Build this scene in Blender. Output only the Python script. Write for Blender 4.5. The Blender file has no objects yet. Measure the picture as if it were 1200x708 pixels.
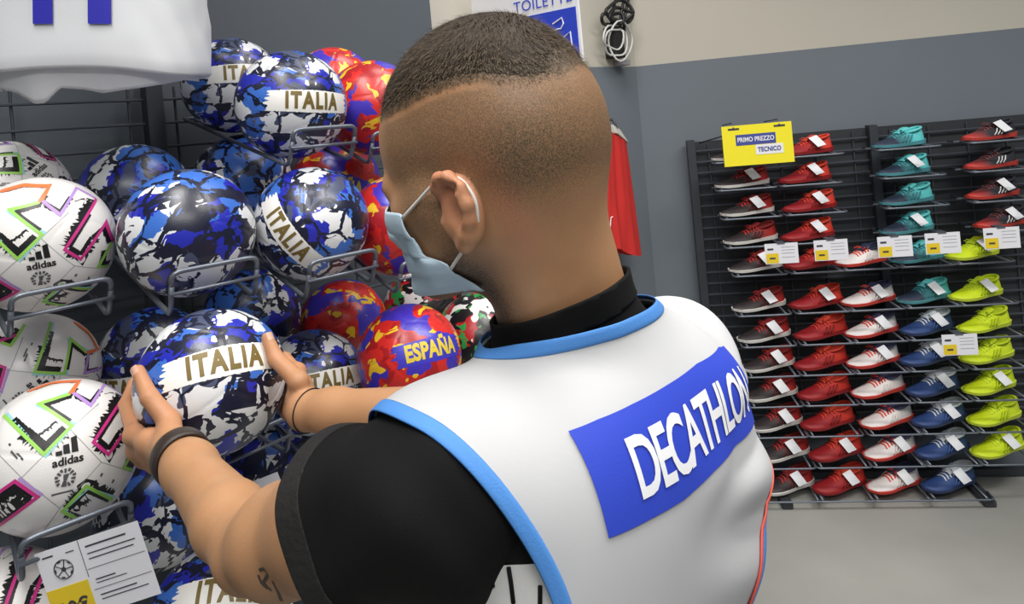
import bpy, bmesh, math, random
import numpy as np
from mathutils import Vector, Matrix, noise

scene = bpy.context.scene
col = scene.collection
random.seed(7)
rng = np.random.default_rng(7)

# ---------------------------------------------------------------- camera
FPX, PPX, PPY, ROLL, CAMZ = 800.0, 600.0, 150.0, 0.09, 1.67
CAM = Vector((0, 0, CAMZ))
RGT = Vector((math.cos(ROLL), 0, -math.sin(ROLL)))
UPV = Vector((math.sin(ROLL), 0, math.cos(ROLL)))
FWD = Vector((0, 1, 0))
cd = bpy.data.cameras.new('camera')
cd.sensor_width = 36
cd.lens = FPX / 1200 * 36
cd.shift_y = (PPY - 354) / 1200
cd.clip_start = 0.02
cam = bpy.data.objects.new('camera', cd)
col.objects.link(cam)
m = Matrix.Identity(4)
for i in range(3):
    m[i][0], m[i][1], m[i][2], m[i][3] = RGT[i], UPV[i], -FWD[i], CAM[i]
cam.matrix_world = m
scene.camera = cam


def ray(px, py):
    return RGT * ((px - PPX) / FPX) + UPV * ((PPY - py) / FPX) + FWD


def P(px, py, d):
    return CAM + ray(px, py) * d


def on_plane(px, py, point, normal):
    r = ray(px, py)
    return CAM + r * ((point - CAM).dot(normal) / r.dot(normal))


def pix(p):
    q = Vector(p) - CAM
    return (PPX + FPX * q.dot(RGT) / q.y, PPY - FPX * q.dot(UPV) / q.y, q.y)


# ---------------------------------------------------------------- world, lights, exposure
w = bpy.data.worlds.new('store_ambient')
scene.world = w
w.use_nodes = True
w.node_tree.nodes['Background'].inputs[0].default_value = (0.80, 0.90, 1.0, 1)
w.node_tree.nodes['Background'].inputs[1].default_value = 0.24


def area(name, loc, target, sx, sy, power, color=(1, 0.97, 0.93)):
    l = bpy.data.lights.new(name, 'AREA')
    l.shape = 'RECTANGLE'
    l.size, l.size_y = sx, sy
    l.energy = power
    l.color = color
    l.spread = math.radians(125)           # beam narrowed to keep the upper walls darker
    o = bpy.data.objects.new(name, l)
    col.objects.link(o)
    o.location = loc
    o.rotation_euler = (Vector(target) - Vector(loc)).to_track_quat('-Z', 'Y').to_euler()
    return o


area('ceiling_lamp_aisle', (0.9, 0.5, 3.5), (0.75, 0.7, 0), 0.5, 1.6, 36)
area('ceiling_lamp_balls', (-0.55, 0.25, 3.4), (-0.65, 0.6, 0), 0.5, 1.6, 34)
area('ceiling_lamp_shoes', (1.9, 1.0, 3.4), (1.9, 1.9, 0), 1.6, 0.4, 48)
area('ceiling_lamp_corner', (0.30, 1.9, 3.4), (0.0, 2.7, 2.2), 1.0, 0.4, 20)
area('added_fill_behind_camera', (0.3, -1.3, 3.3), (0.1, 0.2, 1.2), 2.0, 0.5, 30)  # fill light added behind the camera to brighten the man's near side
scene.view_settings.view_transform = 'Standard'
scene.view_settings.look = 'None'
scene.view_settings.gamma = 1
scene.view_settings.use_curve_mapping = False
scene.view_settings.exposure = -0.55


# ---------------------------------------------------------------- materials
def lin(c):
    out = []
    for v in c[:3]:
        v = v / 255.0
        out.append(v / 12.92 if v <= 0.04045 else ((v + 0.055) / 1.055) ** 2.4)
    return (*out, 1.0)


def new_mat(name):
    mt = bpy.data.materials.new(name)
    mt.use_nodes = True
    nt = mt.node_tree
    return mt, nt, nt.nodes['Principled BSDF']


def N(nt, kind, **kw):
    n = nt.nodes.new(kind)
    for k, v in kw.items():
        setattr(n, k, v)
    return n


MATS = {}


def mat(name, rgb, rough=0.5, metal=0.0, vary=0.0, vscale=30.0, bump=0.0, bscale=200.0, spec=0.5, sheen=0.0):
    if name in MATS:
        return MATS[name]
    mt, nt, b = new_mat(name)
    c = lin(rgb)
    b.inputs['Base Color'].default_value = c
    b.inputs['Roughness'].default_value = rough
    b.inputs['Metallic'].default_value = metal
    b.inputs['Specular IOR Level'].default_value = spec
    if sheen:
        b.inputs['Sheen Weight'].default_value = sheen
    tc = N(nt, 'ShaderNodeTexCoord')
    if vary:
        nz = N(nt, 'ShaderNodeTexNoise')
        nz.inputs['Scale'].default_value = vscale
        nz.inputs['Detail'].default_value = 4
        nt.links.new(tc.outputs['Object'], nz.inputs['Vector'])
        mx = N(nt, 'ShaderNodeMix', data_type='RGBA')
        mx.inputs[6].default_value = tuple(max(0, v * (1 - vary)) for v in c[:3]) + (1,)
        mx.inputs[7].default_value = tuple(min(1, v * (1 + vary)) for v in c[:3]) + (1,)
        nt.links.new(nz.outputs['Fac'], mx.inputs[0])
        nt.links.new(mx.outputs[2], b.inputs['Base Color'])
    if bump:
        nb = N(nt, 'ShaderNodeTexNoise')
        nb.inputs['Scale'].default_value = bscale
        nb.inputs['Detail'].default_value = 3
        nt.links.new(tc.outputs['Object'], nb.inputs['Vector'])
        bp = N(nt, 'ShaderNodeBump')
        bp.inputs['Strength'].default_value = bump
        bp.inputs['Distance'].default_value = 0.0015
        nt.links.new(nb.outputs['Fac'], bp.inputs['Height'])
        nt.links.new(bp.outputs['Normal'], b.inputs['Normal'])
    MATS[name] = mt
    return mt


def ramp(nt, stops, interp='CONSTANT'):
    r = N(nt, 'ShaderNodeValToRGB')
    r.color_ramp.interpolation = interp
    el = r.color_ramp.elements
    while len(el) < len(stops):
        el.new(0.5)
    for e, (p, c) in zip(el, stops):
        e.position = p
        e.color = c
    return r


def gradient_mat(name, rgb_a, rgb_b, x0, x1, rough=0.6, bump=0.15):
    """colour that runs from the toe (x0) to the heel (x1) of a shoe"""
    mt, nt, b = new_mat(name)
    tc = N(nt, 'ShaderNodeTexCoord')
    sp = N(nt, 'ShaderNodeSeparateXYZ')
    nt.links.new(tc.outputs['Object'], sp.inputs[0])
    nz = N(nt, 'ShaderNodeTexNoise')
    nz.inputs['Scale'].default_value = 30
    nt.links.new(tc.outputs['Object'], nz.inputs['Vector'])
    ad = N(nt, 'ShaderNodeMath', operation='MULTIPLY_ADD')
    ad.inputs[1].default_value = 0.03
    nt.links.new(nz.outputs['Fac'], ad.inputs[0])
    nt.links.new(sp.outputs[0], ad.inputs[2])
    mr = N(nt, 'ShaderNodeMapRange')
    mr.inputs[1].default_value, mr.inputs[2].default_value = x0, x1
    nt.links.new(ad.outputs[0], mr.inputs[0])
    mx = N(nt, 'ShaderNodeMix', data_type='RGBA')
    mx.inputs[6].default_value, mx.inputs[7].default_value = lin(rgb_a), lin(rgb_b)
    nt.links.new(mr.outputs[0], mx.inputs[0])
    nt.links.new(mx.outputs[2], b.inputs['Base Color'])
    b.inputs['Roughness'].default_value = rough
    vb = N(nt, 'ShaderNodeTexVoronoi')
    vb.inputs['Scale'].default_value = 260
    nt.links.new(tc.outputs['Object'], vb.inputs['Vector'])
    bp = N(nt, 'ShaderNodeBump')
    bp.inputs['Strength'].default_value = bump
    bp.inputs['Distance'].default_value = 0.002
    nt.links.new(vb.outputs['Distance'], bp.inputs['Height'])
    nt.links.new(bp.outputs['Normal'], b.inputs['Normal'])
    return mt


# ---------------------------------------------------------------- mesh helpers
class MB:
    def __init__(self):
        self.v, self.f = [], []

    def add(self, verts, faces):
        o = len(self.v)
        self.v += [tuple(x) for x in verts]
        self.f += [tuple(i + o for i in f) for f in faces]
        return self

    def box(self, c, s, ax=None):
        c = Vector(c)
        ax = ax or (Vector((1, 0, 0)), Vector((0, 1, 0)), Vector((0, 0, 1)))
        vs = [c + ax[0] * (s[0] / 2 * i) + ax[1] * (s[1] / 2 * j) + ax[2] * (s[2] / 2 * k)
              for i in (-1, 1) for j in (-1, 1) for k in (-1, 1)]
        return self.add(vs, [(0, 1, 3, 2), (4, 6, 7, 5), (0, 4, 5, 1), (2, 3, 7, 6), (0, 2, 6, 4), (1, 5, 7, 3)])

    def tube(self, pts, r, n=8, cap=True, closed=False):
        pts = [Vector(p) for p in pts]
        k = len(pts)
        rs = r if isinstance(r, (list, tuple)) else [r] * k
        up = None
        vs, fs = [], []
        for i, p in enumerate(pts):
            a = pts[(i - 1) % k] if (closed or i > 0) else pts[i]
            b = pts[(i + 1) % k] if (closed or i < k - 1) else pts[i]
            t = (b - a).normalized()
            if up is None:
                up = Vector((0, 0, 1)) if abs(t.z) < 0.9 else Vector((1, 0, 0))
            up = (up - t * up.dot(t)).normalized()
            sd = t.cross(up)
            for j in range(n):
                a_ = 2 * math.pi * j / n
                vs.append(p + (up * math.cos(a_) + sd * math.sin(a_)) * rs[i])
        segs = k if closed else k - 1
        for i in range(segs):
            i2 = (i + 1) % k
            for j in range(n):
                j2 = (j + 1) % n
                fs.append((i * n + j, i * n + j2, i2 * n + j2, i2 * n + j))
        if cap and not closed:
            fs.append(tuple(range(n))[::-1])
            fs.append(tuple((k - 1) * n + j for j in range(n)))
        return self.add(vs, fs)

    def prism(self, poly, dvec):
        """closed polygon (3-D points) extruded by a vector"""
        k = len(poly)
        dvec = Vector(dvec)
        vs = [Vector(p) for p in poly] + [Vector(p) + dvec for p in poly]
        fs = [tuple(range(k))[::-1], tuple(range(k, 2 * k))]
        fs += [(i, (i + 1) % k, k + (i + 1) % k, k + i) for i in range(k)]
        return self.add(vs, fs)

    def mesh(self, name, smooth=False):
        me = bpy.data.meshes.new(name)
        me.from_pydata(self.v, [], self.f)
        me.validate()
        bm = bmesh.new()
        bm.from_mesh(me)
        bmesh.ops.recalc_face_normals(bm, faces=bm.faces)
        bm.to_mesh(me)
        bm.free()
        if smooth:
            me.shade_smooth()
        return me

    def build(self, name, material, parent=None, smooth=False, bevel=0.0):
        me = self.mesh(name, smooth)
        return link(name, me, material, parent, bevel)


def link(name, me, material, parent=None, bevel=0.0):
    if material and not me.materials:
        me.materials.append(material)
    o = bpy.data.objects.new(name, me)
    col.objects.link(o)
    if parent:
        o.parent = parent
    if bevel:
        b = o.modifiers.new('bevel', 'BEVEL')
        b.width = bevel
        b.segments = 2
    return o


def tag(o, label=None, cat=None, group=None, kind=None):
    if label:
        o['label'] = label
    if cat:
        o['category'] = cat
    if group:
        o['group'] = group
    if kind:
        o['kind'] = kind
    return o


def empty(name, loc=(0, 0, 0), mtx=None):
    o = bpy.data.objects.new(name, None)
    o.empty_display_size = 0.05
    col.objects.link(o)
    if mtx is not None:
        o.matrix_world = mtx
    else:
        o.location = loc
    return o


def frame(x, y, z, o):
    mm = Matrix.Identity(4)
    for i in range(3):
        mm[i][0], mm[i][1], mm[i][2], mm[i][3] = x[i], y[i], z[i], o[i]
    return mm


def fillet(pts, rad, seg=4, closed=False):
    pts = [Vector(p) for p in pts]
    out = []
    k = len(pts)
    for i, p in enumerate(pts):
        if not closed and i in (0, k - 1):
            out.append(p)
            continue
        a, b = pts[(i - 1) % k], pts[(i + 1) % k]
        r1 = min(rad, (a - p).length * .49)
        r2 = min(rad, (b - p).length * .49)
        q0, q1 = p + (a - p).normalized() * r1, p + (b - p).normalized() * r2
        for s in range(seg + 1):
            t = s / seg
            out.append(q0 * (1 - t) ** 2 + p * (2 * t * (1 - t)) + q1 * t * t)
    return out


def text_mesh(body, size=1.0, bold=0.0, sx=1.0, spacing=1.0, align='CENTER', step=None):
    """triangulated flat lettering as (N,2) vertices and faces"""
    c = bpy.data.curves.new('t', 'FONT')
    c.body = body
    c.size = size
    c.align_x = align
    c.align_y = 'CENTER'
    c.offset = bold
    c.space_character = spacing
    c.resolution_u = 4
    o = bpy.data.objects.new('t', c)
    col.objects.link(o)
    dg = bpy.context.evaluated_depsgraph_get()
    me = bpy.data.meshes.new_from_object(o.evaluated_get(dg))
    vs = [(v.co.x * sx, v.co.y) for v in me.vertices]
    fs = [tuple(p.vertices) for p in me.polygons]
    bpy.data.objects.remove(o)
    bpy.data.curves.remove(c)
    if step:
        bm = bmesh.new()
        bm.from_mesh(me)
        for ax in (0, 1):
            cs = [v.co[ax] for v in bm.verts]
            k = math.ceil(min(cs) / step)
            while k * step < max(cs):
                nv = Vector((1, 0, 0)) if ax == 0 else Vector((0, 1, 0))
                bmesh.ops.bisect_plane(bm, geom=bm.verts[:] + bm.edges[:] + bm.faces[:], plane_co=nv * (k * step), plane_no=nv)
                k += 1
        bm.to_mesh(me)
        bm.free()
        vs = [(v.co.x * sx, v.co.y) for v in me.vertices]
        fs = [tuple(p.vertices) for p in me.polygons]
    bpy.data.meshes.remove(me)
    return vs, fs


def flat_text(name, body, size, mtx_fn, material, parent, bold=0.0, sx=1.0, spacing=1.0, align='CENTER'):
    vs, fs = text_mesh(body, size, bold, sx, spacing, align)
    me = bpy.data.meshes.new(name)
    me.from_pydata([tuple(mtx_fn(x, y)) for x, y in vs], [], fs)
    return link(name, me, material, parent)
# ================================================================ SETTING
D42 = math.radians(48)
LD = Vector((math.sin(D42), math.cos(D42), 0))        # along the ball wall, away from the camera
LN = Vector((math.cos(D42), -math.sin(D42), 0))       # out of the ball wall, into the room
ZV = Vector((0, 0, 1))
WL = LN * (-1.80)                # grey panel wall behind the balls
WR = LN * (-1.955)                                     # recessed wall up to the corner
WL.z = WR.z = 0
M_grey = mat('grey_wall_paint', (106, 114, 122), 0.75, vary=0.05, vscale=3, bump=0.05, bscale=300)
M_dark = mat('charcoal_panel', (62, 68, 74), 0.7, vary=0.08, vscale=4, bump=0.05, bscale=200)
M_cream = mat('cream_wall_paint', (186, 181, 169), 0.8, vary=0.03, vscale=2)

corner = on_plane(745, 78, WR, LN)
RD = Vector((0.99, -0.14, 0)).normalized()
RN = Vector((-0.14, -0.99, 0)).normalized()
HB = corner.z                                          # height where grey turns cream
cz0 = Vector((corner.x, corner.y, 0))
edge = on_plane(506, 30, WL, LN)
e0 = Vector((edge.x, edge.y, 0))


def wall_slab(name, a, b, z0, z1, nrm, mt, th=0.08):
    poly = [a + ZV * z0, b + ZV * z0, b + ZV * z1, a + ZV * z1]
    o = MB().prism(poly, nrm * -th).build(name, mt)
    return tag(o, kind='structure')


TOP = 3.9
wall_slab('wall_left', e0 - LD * 3.6, e0, 0, TOP, LN, mat('slate_wall_paint', (78, 85, 92), 0.75, vary=0.05, vscale=3, bump=0.05, bscale=300), 0.15)
e1 = WR + LD * (e0 - WR).dot(LD)
wall_slab('wall_left_recess', e1 - LD * 0.2, cz0, 0, HB, LN, M_grey)
wall_slab('wall_left_upper', e1 - LD * 0.2, cz0, HB, TOP, LN, M_cream)
wall_slab('wall_right', cz0, cz0 + RD * 4.6, 0, HB, RN, M_grey)
wall_slab('wall_right_upper', cz0, cz0 + RD * 4.6, HB, TOP, RN, M_cream)

# floor: pale polished resin
mt, nt, b = new_mat('pale_floor_resin')
tc = N(nt, 'ShaderNodeTexCoord')
nz = N(nt, 'ShaderNodeTexNoise')
nz.inputs['Scale'].default_value = 1.3
nz.inputs['Detail'].default_value = 6
nt.links.new(tc.outputs['Object'], nz.inputs['Vector'])
rp = ramp(nt, [(0.3, lin((142, 142, 138))), (0.7, lin((166, 166, 160)))], 'LINEAR')
nt.links.new(nz.outputs['Fac'], rp.inputs[0])
nt.links.new(rp.outputs[0], b.inputs['Base Color'])
b.inputs['Roughness'].default_value = 0.38
fl = MB().box((0.8, 1.2, -0.05), (8.5, 7.5, 0.1)).build('floor', mt)
tag(fl, kind='structure')

# ================================================================ BALL RACK (wire grid on the grey wall)
M_wire = mat('grey_wire', (108, 114, 124), 0.4, 0.6)
M_wire_dark = mat('charcoal_wire', (74, 79, 87), 0.5, 0.4)
M_post = mat('charcoal_post', (60, 64, 70), 0.5, 0.3)
M_black = mat('black_slot', (12, 12, 13), 0.8)
rack = empty('wall_grid_rack', (e0.x, e0.y, 0))
tag(rack, 'charcoal wire grid rack with slotted uprights behind the footballs', 'rack')
bpy.context.view_layer.update()


def wl(s, off, z):
    """point by distance along the wall from its edge, offset into the room, height"""
    return e0 + LD * s + LN * off + ZV * z


def under(root, o):
    o.parent = root
    o.matrix_parent_inverse = Matrix.Translation(-root.location)
    return o


u0 = on_plane(180, 130, WL + LN * 0.05, LN)
s0 = (u0 - e0).dot(LD)
ztop = on_plane(176, 92, WL + LN * 0.05, LN).z
posts = [s0 - 0.98, s0, s0 + 0.98]
for s in posts:
    mb = MB().box(wl(s, 0.045, ztop / 2), (0.035, 0.05, ztop), (LD, LN, ZV))
    p = under(rack, mb.build('upright', M_post))
    mb = MB()
    for k in range(26):
        mb.box(wl(s, 0.0705, ztop - 0.03 - k * 0.05), (0.012, 0.002, 0.026), (LD, LN, ZV))
    sl = mb.build('slot_row', M_black)
    sl['kind'] = 'stuff'
    sl.parent = p
    sl.matrix_parent_inverse = p.matrix_parent_inverse
hz = np.arange(0.30, ztop - 0.01, 0.056)
me_h = MB().tube([(-0.47, 0, 0), (0.47, 0, 0)], 0.0032, 6).mesh('grid_bar')
rotL = Matrix(((LD.x, LN.x, 0), (LD.y, LN.y, 0), (0, 0, 1))).to_4x4()
for s in (posts[0] + .49, posts[1] + .49):
    for k, z in enumerate(hz):
        o = link('grid_bar', me_h, M_wire_dark)
        o.matrix_world = Matrix.Translation(wl(s, 0.05, z)) @ rotL
        under(rack, o)
    me_v = MB().tube([(0, 0, 0.28), (0, 0, ztop - 0.02)], 0.0032, 6).mesh('grid_bar_upright')
    for k in range(5):
        o = link('grid_bar_upright', me_v, M_wire_dark)
        o.matrix_world = Matrix.Translation(wl(s - 0.44 + k * 0.22, 0.043, 0)) @ rotL
        under(rack, o)

# ================================================================ SIGN, CABLES, T-SHIRT ON THE WALL
M_white = mat('white_board', (238, 238, 240), 0.5)
M_signblue = mat('sign_blue', (48, 72, 200), 0.45)
sg_r = P(676, 0, 2.2)
sg_b = P(684, 78, 2.2)
dn = (sg_b - sg_r)
zlen = 0.34
rgt = Vector((0.80, -0.60, 0)).normalized()
org = P(684, 84, 2.2)                                  # lower right corner
sx_ = 0.44


def sp_(x, y):
    return org + rgt * x + ZV * y


nsg = rgt.cross(ZV)
sign = empty('hanging_sign', org)
tag(sign, 'hanging white and blue toilet sign with a white pictogram above the shop wall', 'sign')
under(sign, MB().prism([sp_(0, 0), sp_(0, zlen), sp_(-sx_, zlen), sp_(-sx_, 0)], nsg * -0.012).build('board', M_white))
under(sign, MB().prism([sp_(-0.008, 0.008), sp_(-0.008, 0.213), sp_(-sx_ + .008, 0.213), sp_(-sx_ + .008, 0.008)], nsg * 0.0015).build('blue_field', M_signblue))
for dx in (0.06, 0.38):
    under(sign, MB().tube([sp_(-dx, zlen - .004), sp_(-dx, 1.6)], 0.002, 6).build('hanging_wire', M_wire))
under(sign, flat_text('lettering', 'TOILETTE', 0.052, lambda x, y: sp_(x - .135, y + .248) + nsg * 0.003, M_signblue, None, 0.0, 1.0, 1.05))
# white outline pictogram on the blue field
mb = MB()
for pl in ([(-.100, .17), (-.062, .185), (-.058, .165), (-.070, .150), (-.100, .15)], [(-.062, .12), (-.035, .135), (-.032, .07)],
           [(-.20, .17), (-.16, .17), (-.16, .06), (-.20, .06), (-.20, .17)]):
    mb.tube([sp_(x, y) + nsg * 0.003 for x, y in pl], 0.0026, 6)
under(sign, mb.build('pictogram', M_white))

# bundle of cables next to the corner
cb = on_plane(724, 45, WR + LN * 0.05, LN)
cable = empty('cable_bundle', cb)
tag(cable, 'tangled black and white cables with a black box near the wall corner', 'cables')


def cw(px, py, off):
    return on_plane(px, py, WR + LN * off, LN)


M_rub = mat('black_rubber', (22, 22, 24), 0.5)
M_cabw = mat('white_cable', (200, 200, 198), 0.5)
c1, c2 = cw(716, 38, 0.04), cw(731, 66, 0.04)
mid = (c1 + c2) / 2
under(cable, MB().box(cw(720, 50, 0.03), (0.07, 0.06, 0.14), (LD, LN, ZV)).build('junction_box', M_rub, None, False, 0.006))
under(cable, MB().box(cw(729, 74, 0.03), (0.05, 0.06, 0.025), (LD, LN, ZV)).build('socket', mat('grey_plastic', (150, 150, 150), .5), None, False, 0.004))
for k, (cx, cy, rx, ry, mt_, ph) in enumerate([(722, 50, 13, 17, M_cabw, 0), (727, 48, 14, 22, M_cabw, 1), (719, 44, 12, 14, M_cabw, .4), (728, 18, 14, 8, M_rub, .5), (726, 14, 16, 12, M_rub, 1.2), (718, 22, 13, 7, M_rub, 2)]):
    pts = [cw(cx + rx * math.cos(t + ph), cy + ry * math.sin(t + ph) + 2 * math.sin(3 * t), 0.065 + 0.012 * math.sin(2 * t + k)) for t in np.linspace(0, 2 * math.pi, 20, endpoint=False)]
    under(cable, MB().tube(pts, 0.0045 if mt_ is M_cabw else 0.008, 6, closed=True).build('cable', mt_, None, True))
for x0, x1 in ((722, 718), (732, 728), (737, 733)):
    under(cable, MB().tube(fillet([cw(x0, -60, .02), cw(x0 + 2, -10, .04), cw(x1, 12, .06), cw(x1 - 2, 40, .05)], .05), 0.007, 6).build('cable', M_rub, None, True))

# red T-shirt hanging from a hook on the recessed wall
M_red = mat('red_cloth', (196, 40, 36), 0.85, vary=0.12, vscale=8, bump=0.1, bscale=500)


def rs(px, py, off):
    return on_plane(px, py, WR + LN * off, LN)


ts = empty('hanging_shirt', rs(722, 160, .06))
tag(ts, 'red shirt with a pale collar hanging on the wall behind the man', 'shirt')
topL, topR, botL, botR = rs(660, 130, .12), rs(733, 168, .12), rs(665, 290, .12), rs(751, 297, .12)
nu, nv = 40, 24
for side, nm in ((1, 'front'), (-1, 'back')):
    mb = MB()
    for j in range(nv + 1):
        v = j / nv
        for i in range(nu + 1):
            u = i / nu
            a = topL.lerp(topR, u).lerp(botL.lerp(botR, u), v)
            dep = 0.035 * math.sqrt(max(0, 1 - (2 * u - 1) ** 2)) + 0.002
            fold = 0.010 * (0.3 + v) * math.sin(u * 24 + 1.3 * math.sin(v * 3)) * math.sin(math.pi * u) + 0.004 * math.sin(u * 51 + v * 4) * math.sin(math.pi * u)
            a = a + LN * (side * (dep) + fold) + ZV * (-0.012 * math.sin(u * 9) * v)
            mb.v.append(tuple(a))
    W_ = nu + 1
    mb.f = [(j * W_ + i, j * W_ + i + 1, (j + 1) * W_ + i + 1, (j + 1) * W_ + i) for j in range(nv) for i in range(nu)]
    under(ts, mb.build('cloth_' + nm, M_red, None, True))
M_coll = mat('pale_cloth', (176, 172, 164), 0.8)
cpts = [topL.lerp(topR, t) + LN * 0.02 + ZV * 0.012 for t in (0.55, 0.75, 1.0)]
under(ts, MB().prism([topL.lerp(topR, .72) + LN * .045 + ZV * .005, topR + LN * .02 - ZV * .0, topL.lerp(topR, .93) + ZV * .05, topL.lerp(topR, .8) + ZV * .055], LN * -0.05).build('collar', M_coll, None, False, .004))
hk = topL.lerp(topR, .86) + ZV * .05
under(ts, MB().tube(fillet([hk - LN * .118 + ZV * .03, hk + ZV * .035 - LN * .01, hk - ZV * .01], .02), 0.006, 8).build('hook', M_wire_dark, None, True))
mb = MB()
q = botL.lerp(botR, .15).lerp(topL.lerp(topR, .15), .25)
under(ts, mb.tube([rs(715, 268, .165), rs(716, 255, .165), rs(718, 254, .165)], .0022, 6).build('small_logo', M_white))

# white jersey on a bust, blue number strokes on its back
M_jersey = mat('white_jersey', (214, 216, 220), 0.85, vary=0.04, vscale=6, bump=0.12, bscale=420)
M_num = mat('blue_print', (42, 40, 168), 0.7)
jd = 1.12
jl, jr = P(-70, 78, jd), P(207, 78, jd)
jx = (jr - jl)
hw = jx.length / 2
jx.normalize()
jc = (jl + jr) / 2
jy = ZV.cross(jx).normalized()          # away from the camera
if jy.y < 0:
    jy = -jy
jz = Vector((jx.z * -jx.x, 0, 1)).normalized()
jz = (ZV - jx * jx.z).normalized()
jersey = empty('bust_jersey', jc + jy * 0.1)
tag(jersey, 'white football jersey with blue number strokes on a bust above the ball rack', 'jersey')


def jpt(ang, z, grow=1.0):
    ca, sa = math.cos(ang), math.sin(ang)
    ex = abs(ca) ** 0.75 * (1 if ca > 0 else -1)
    ey = abs(sa) ** 0.85 * (1 if sa > 0 else -1)
    tap = 1 - 0.10 * max(0, z) / 0.4
    fold = 1 + 0.012 * math.sin(ang * 5 + z * 14) + 0.02 * max(0, (0.12 - z)) * math.sin(ang * 9 + 1) + 0.014 * math.exp(-((z - 0.035 - 0.05 * math.cos(ang) ** 2) / 0.016) ** 2) * math.sin(ang * 2.5 + 2) + 0.010 * math.sin(z * 60 + ang * 14) * max(0, math.cos(ang)) ** 2
    return jc + jy * 0.105 + jx * (hw * ex * grow * tap * fold) + jy * (0.105 * ey * grow * fold) + jz * z


mb = MB()
na = 96
levels = []
for z in np.linspace(0.62, 0.0, 30):
    g = 1.0
    if z > 0.46:
        g = max(0.28, 1 - ((z - 0.46) / 0.16) ** 1.6 * 0.72)
    levels.append((z, g))
levels += [(-0.004, 0.985), (-0.005, 0.95), (-0.002, 0.90)]
for z, g in levels:
    for a in range(na):
        ang = 2 * math.pi * a / na
        zz = z
        if z <= 0.05:
            zz = z + 0.004 * math.sin(ang * 4 + 1) - 0.006 * max(0, math.cos(ang)) ** 6
        mb.v.append(tuple(jpt(ang, zz, g)))
for j in range(len(levels) - 1):
    for a in range(na):
        a2 = (a + 1) % na
        mb.f.append((j * na + a, j * na + a2, (j + 1) * na + a2, (j + 1) * na + a))
js = under(jersey, mb.build('jersey_body', M_jersey, None, True))
so = js.modifiers.new('thick', 'SOLIDIFY')
so.thickness = 0.003
# the loose hem of the back, hanging lower behind the front edge
prof_x = [-70, -12, 8, 28, 42, 54, 62, 90, 110, 130, 160, 185, 207]
prof_y = [100, 100, 106, 119, 118, 107, 100, 102, 106, 103, 99, 94, 88]
mb = MB()
n1, n2 = 90, 8
for j in range(n2 + 1):
    for i in range(n1 + 1):
        ang = -math.pi * (0.02 + 0.96 * i / n1)
        q0 = jpt(ang, 0.0, 0.93)
        xpx = pix(q0)[0]
        drop = (np.interp(xpx, prof_x, prof_y) - 76) * jd / 800
        v = j / n2
        q = q0 + jz * (0.012 - (0.012 + drop) * v) + jy * (0.022 * v + 0.003 * math.sin(xpx * .07) * v)
        mb.v.append(tuple(q))
mb.f = [(j * (n1 + 1) + i, j * (n1 + 1) + i + 1, (j + 1) * (n1 + 1) + i + 1, (j + 1) * (n1 + 1) + i) for j in range(n2) for i in range(n1)]
hm = under(jersey, mb.build('loose_hem', M_jersey, None, True))
hm.modifiers.new('thick', 'SOLIDIFY').thickness = 0.003
for x0, x1 in ((39, 63), (104, 130)):
    mb = MB()
    K, L = 5, 14
    for j in range(L + 1):
        for i in range(K + 1):
            px = x0 + (x1 - x0) * i / K + (j * -0.0)
            py = 28 - 150 * j / L
            p0 = P(px, py, jd)
            # slide onto the jersey front
            xx = (p0 - jc).dot(jx)
            z_ = (p0 - jc).dot(jz)
            best = None
            for ang in np.linspace(-math.pi, 0, 160):
                q = jpt(ang, z_)
                dd = abs((q - jc).dot(jx) - xx)
                if best is None or dd < best[0]:
                    best = (dd, q)
            q = best[1]
            mb.v.append(tuple(jc + jx * xx + jz * z_ + jy * ((q - jc).dot(jy) - 0.0035)))
    mb.f = [(j * (K + 1) + i, j * (K + 1) + i + 1, (j + 1) * (K + 1) + i + 1, (j + 1) * (K + 1) + i) for j in range(L) for i in range(K)]
    under(jersey, mb.build('number_stroke', M_num, None, True))
ja = jc + jy * 0.15 + jz * 0.2
wa = WL + LD * (ja - WL).dot(LD) + ZV * ja.z
under(jersey, MB().tube([ja, wa], 0.012, 8).build('display_arm', M_post, None, True))
# ================================================================ FOOTBALLS
BR = 0.11


def ico_dirs():
    g = (1 + 5 ** .5) / 2
    d = []
    for a in (-1, 1):
        for b_ in (-g, g):
            d += [(0, a, b_), (a, b_, 0), (b_, 0, a)]
    d = np.array(d, float)
    return d / np.linalg.norm(d, axis=1, keepdims=True)


def ball_mesh(name, seam_rot=0.0):
    """sphere with stitched twelve-panel seams pressed into it"""
    bm = bmesh.new()
    bmesh.ops.create_icosphere(bm, subdivisions=6, radius=1.0)
    me = bpy.data.meshes.new(name)
    bm.to_mesh(me)
    bm.free()
    n = len(me.vertices)
    co = np.empty(n * 3)
    me.vertices.foreach_get('co', co)
    co = co.reshape(-1, 3)
    co /= np.linalg.norm(co, axis=1, keepdims=True)
    d = ico_dirs()
    c, s = math.cos(seam_rot), math.sin(seam_rot)
    d = d @ np.array([[c, -s, 0], [s, c, 0], [0, 0, 1]]).T
    dt = np.sort(co @ d.T, axis=1)
    gap = np.arccos(np.clip(dt[:, -2], -1, 1)) - np.arccos(np.clip(dt[:, -1], -1, 1))
    groove = np.exp(-(gap / 0.030) ** 2)
    r = BR * (1 - 0.011 * groove + 0.002 * np.clip(gap, 0, .3))
    co = co * r[:, None]
    me.vertices.foreach_set('co', co.ravel())
    me.shade_smooth()
    return me


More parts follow.
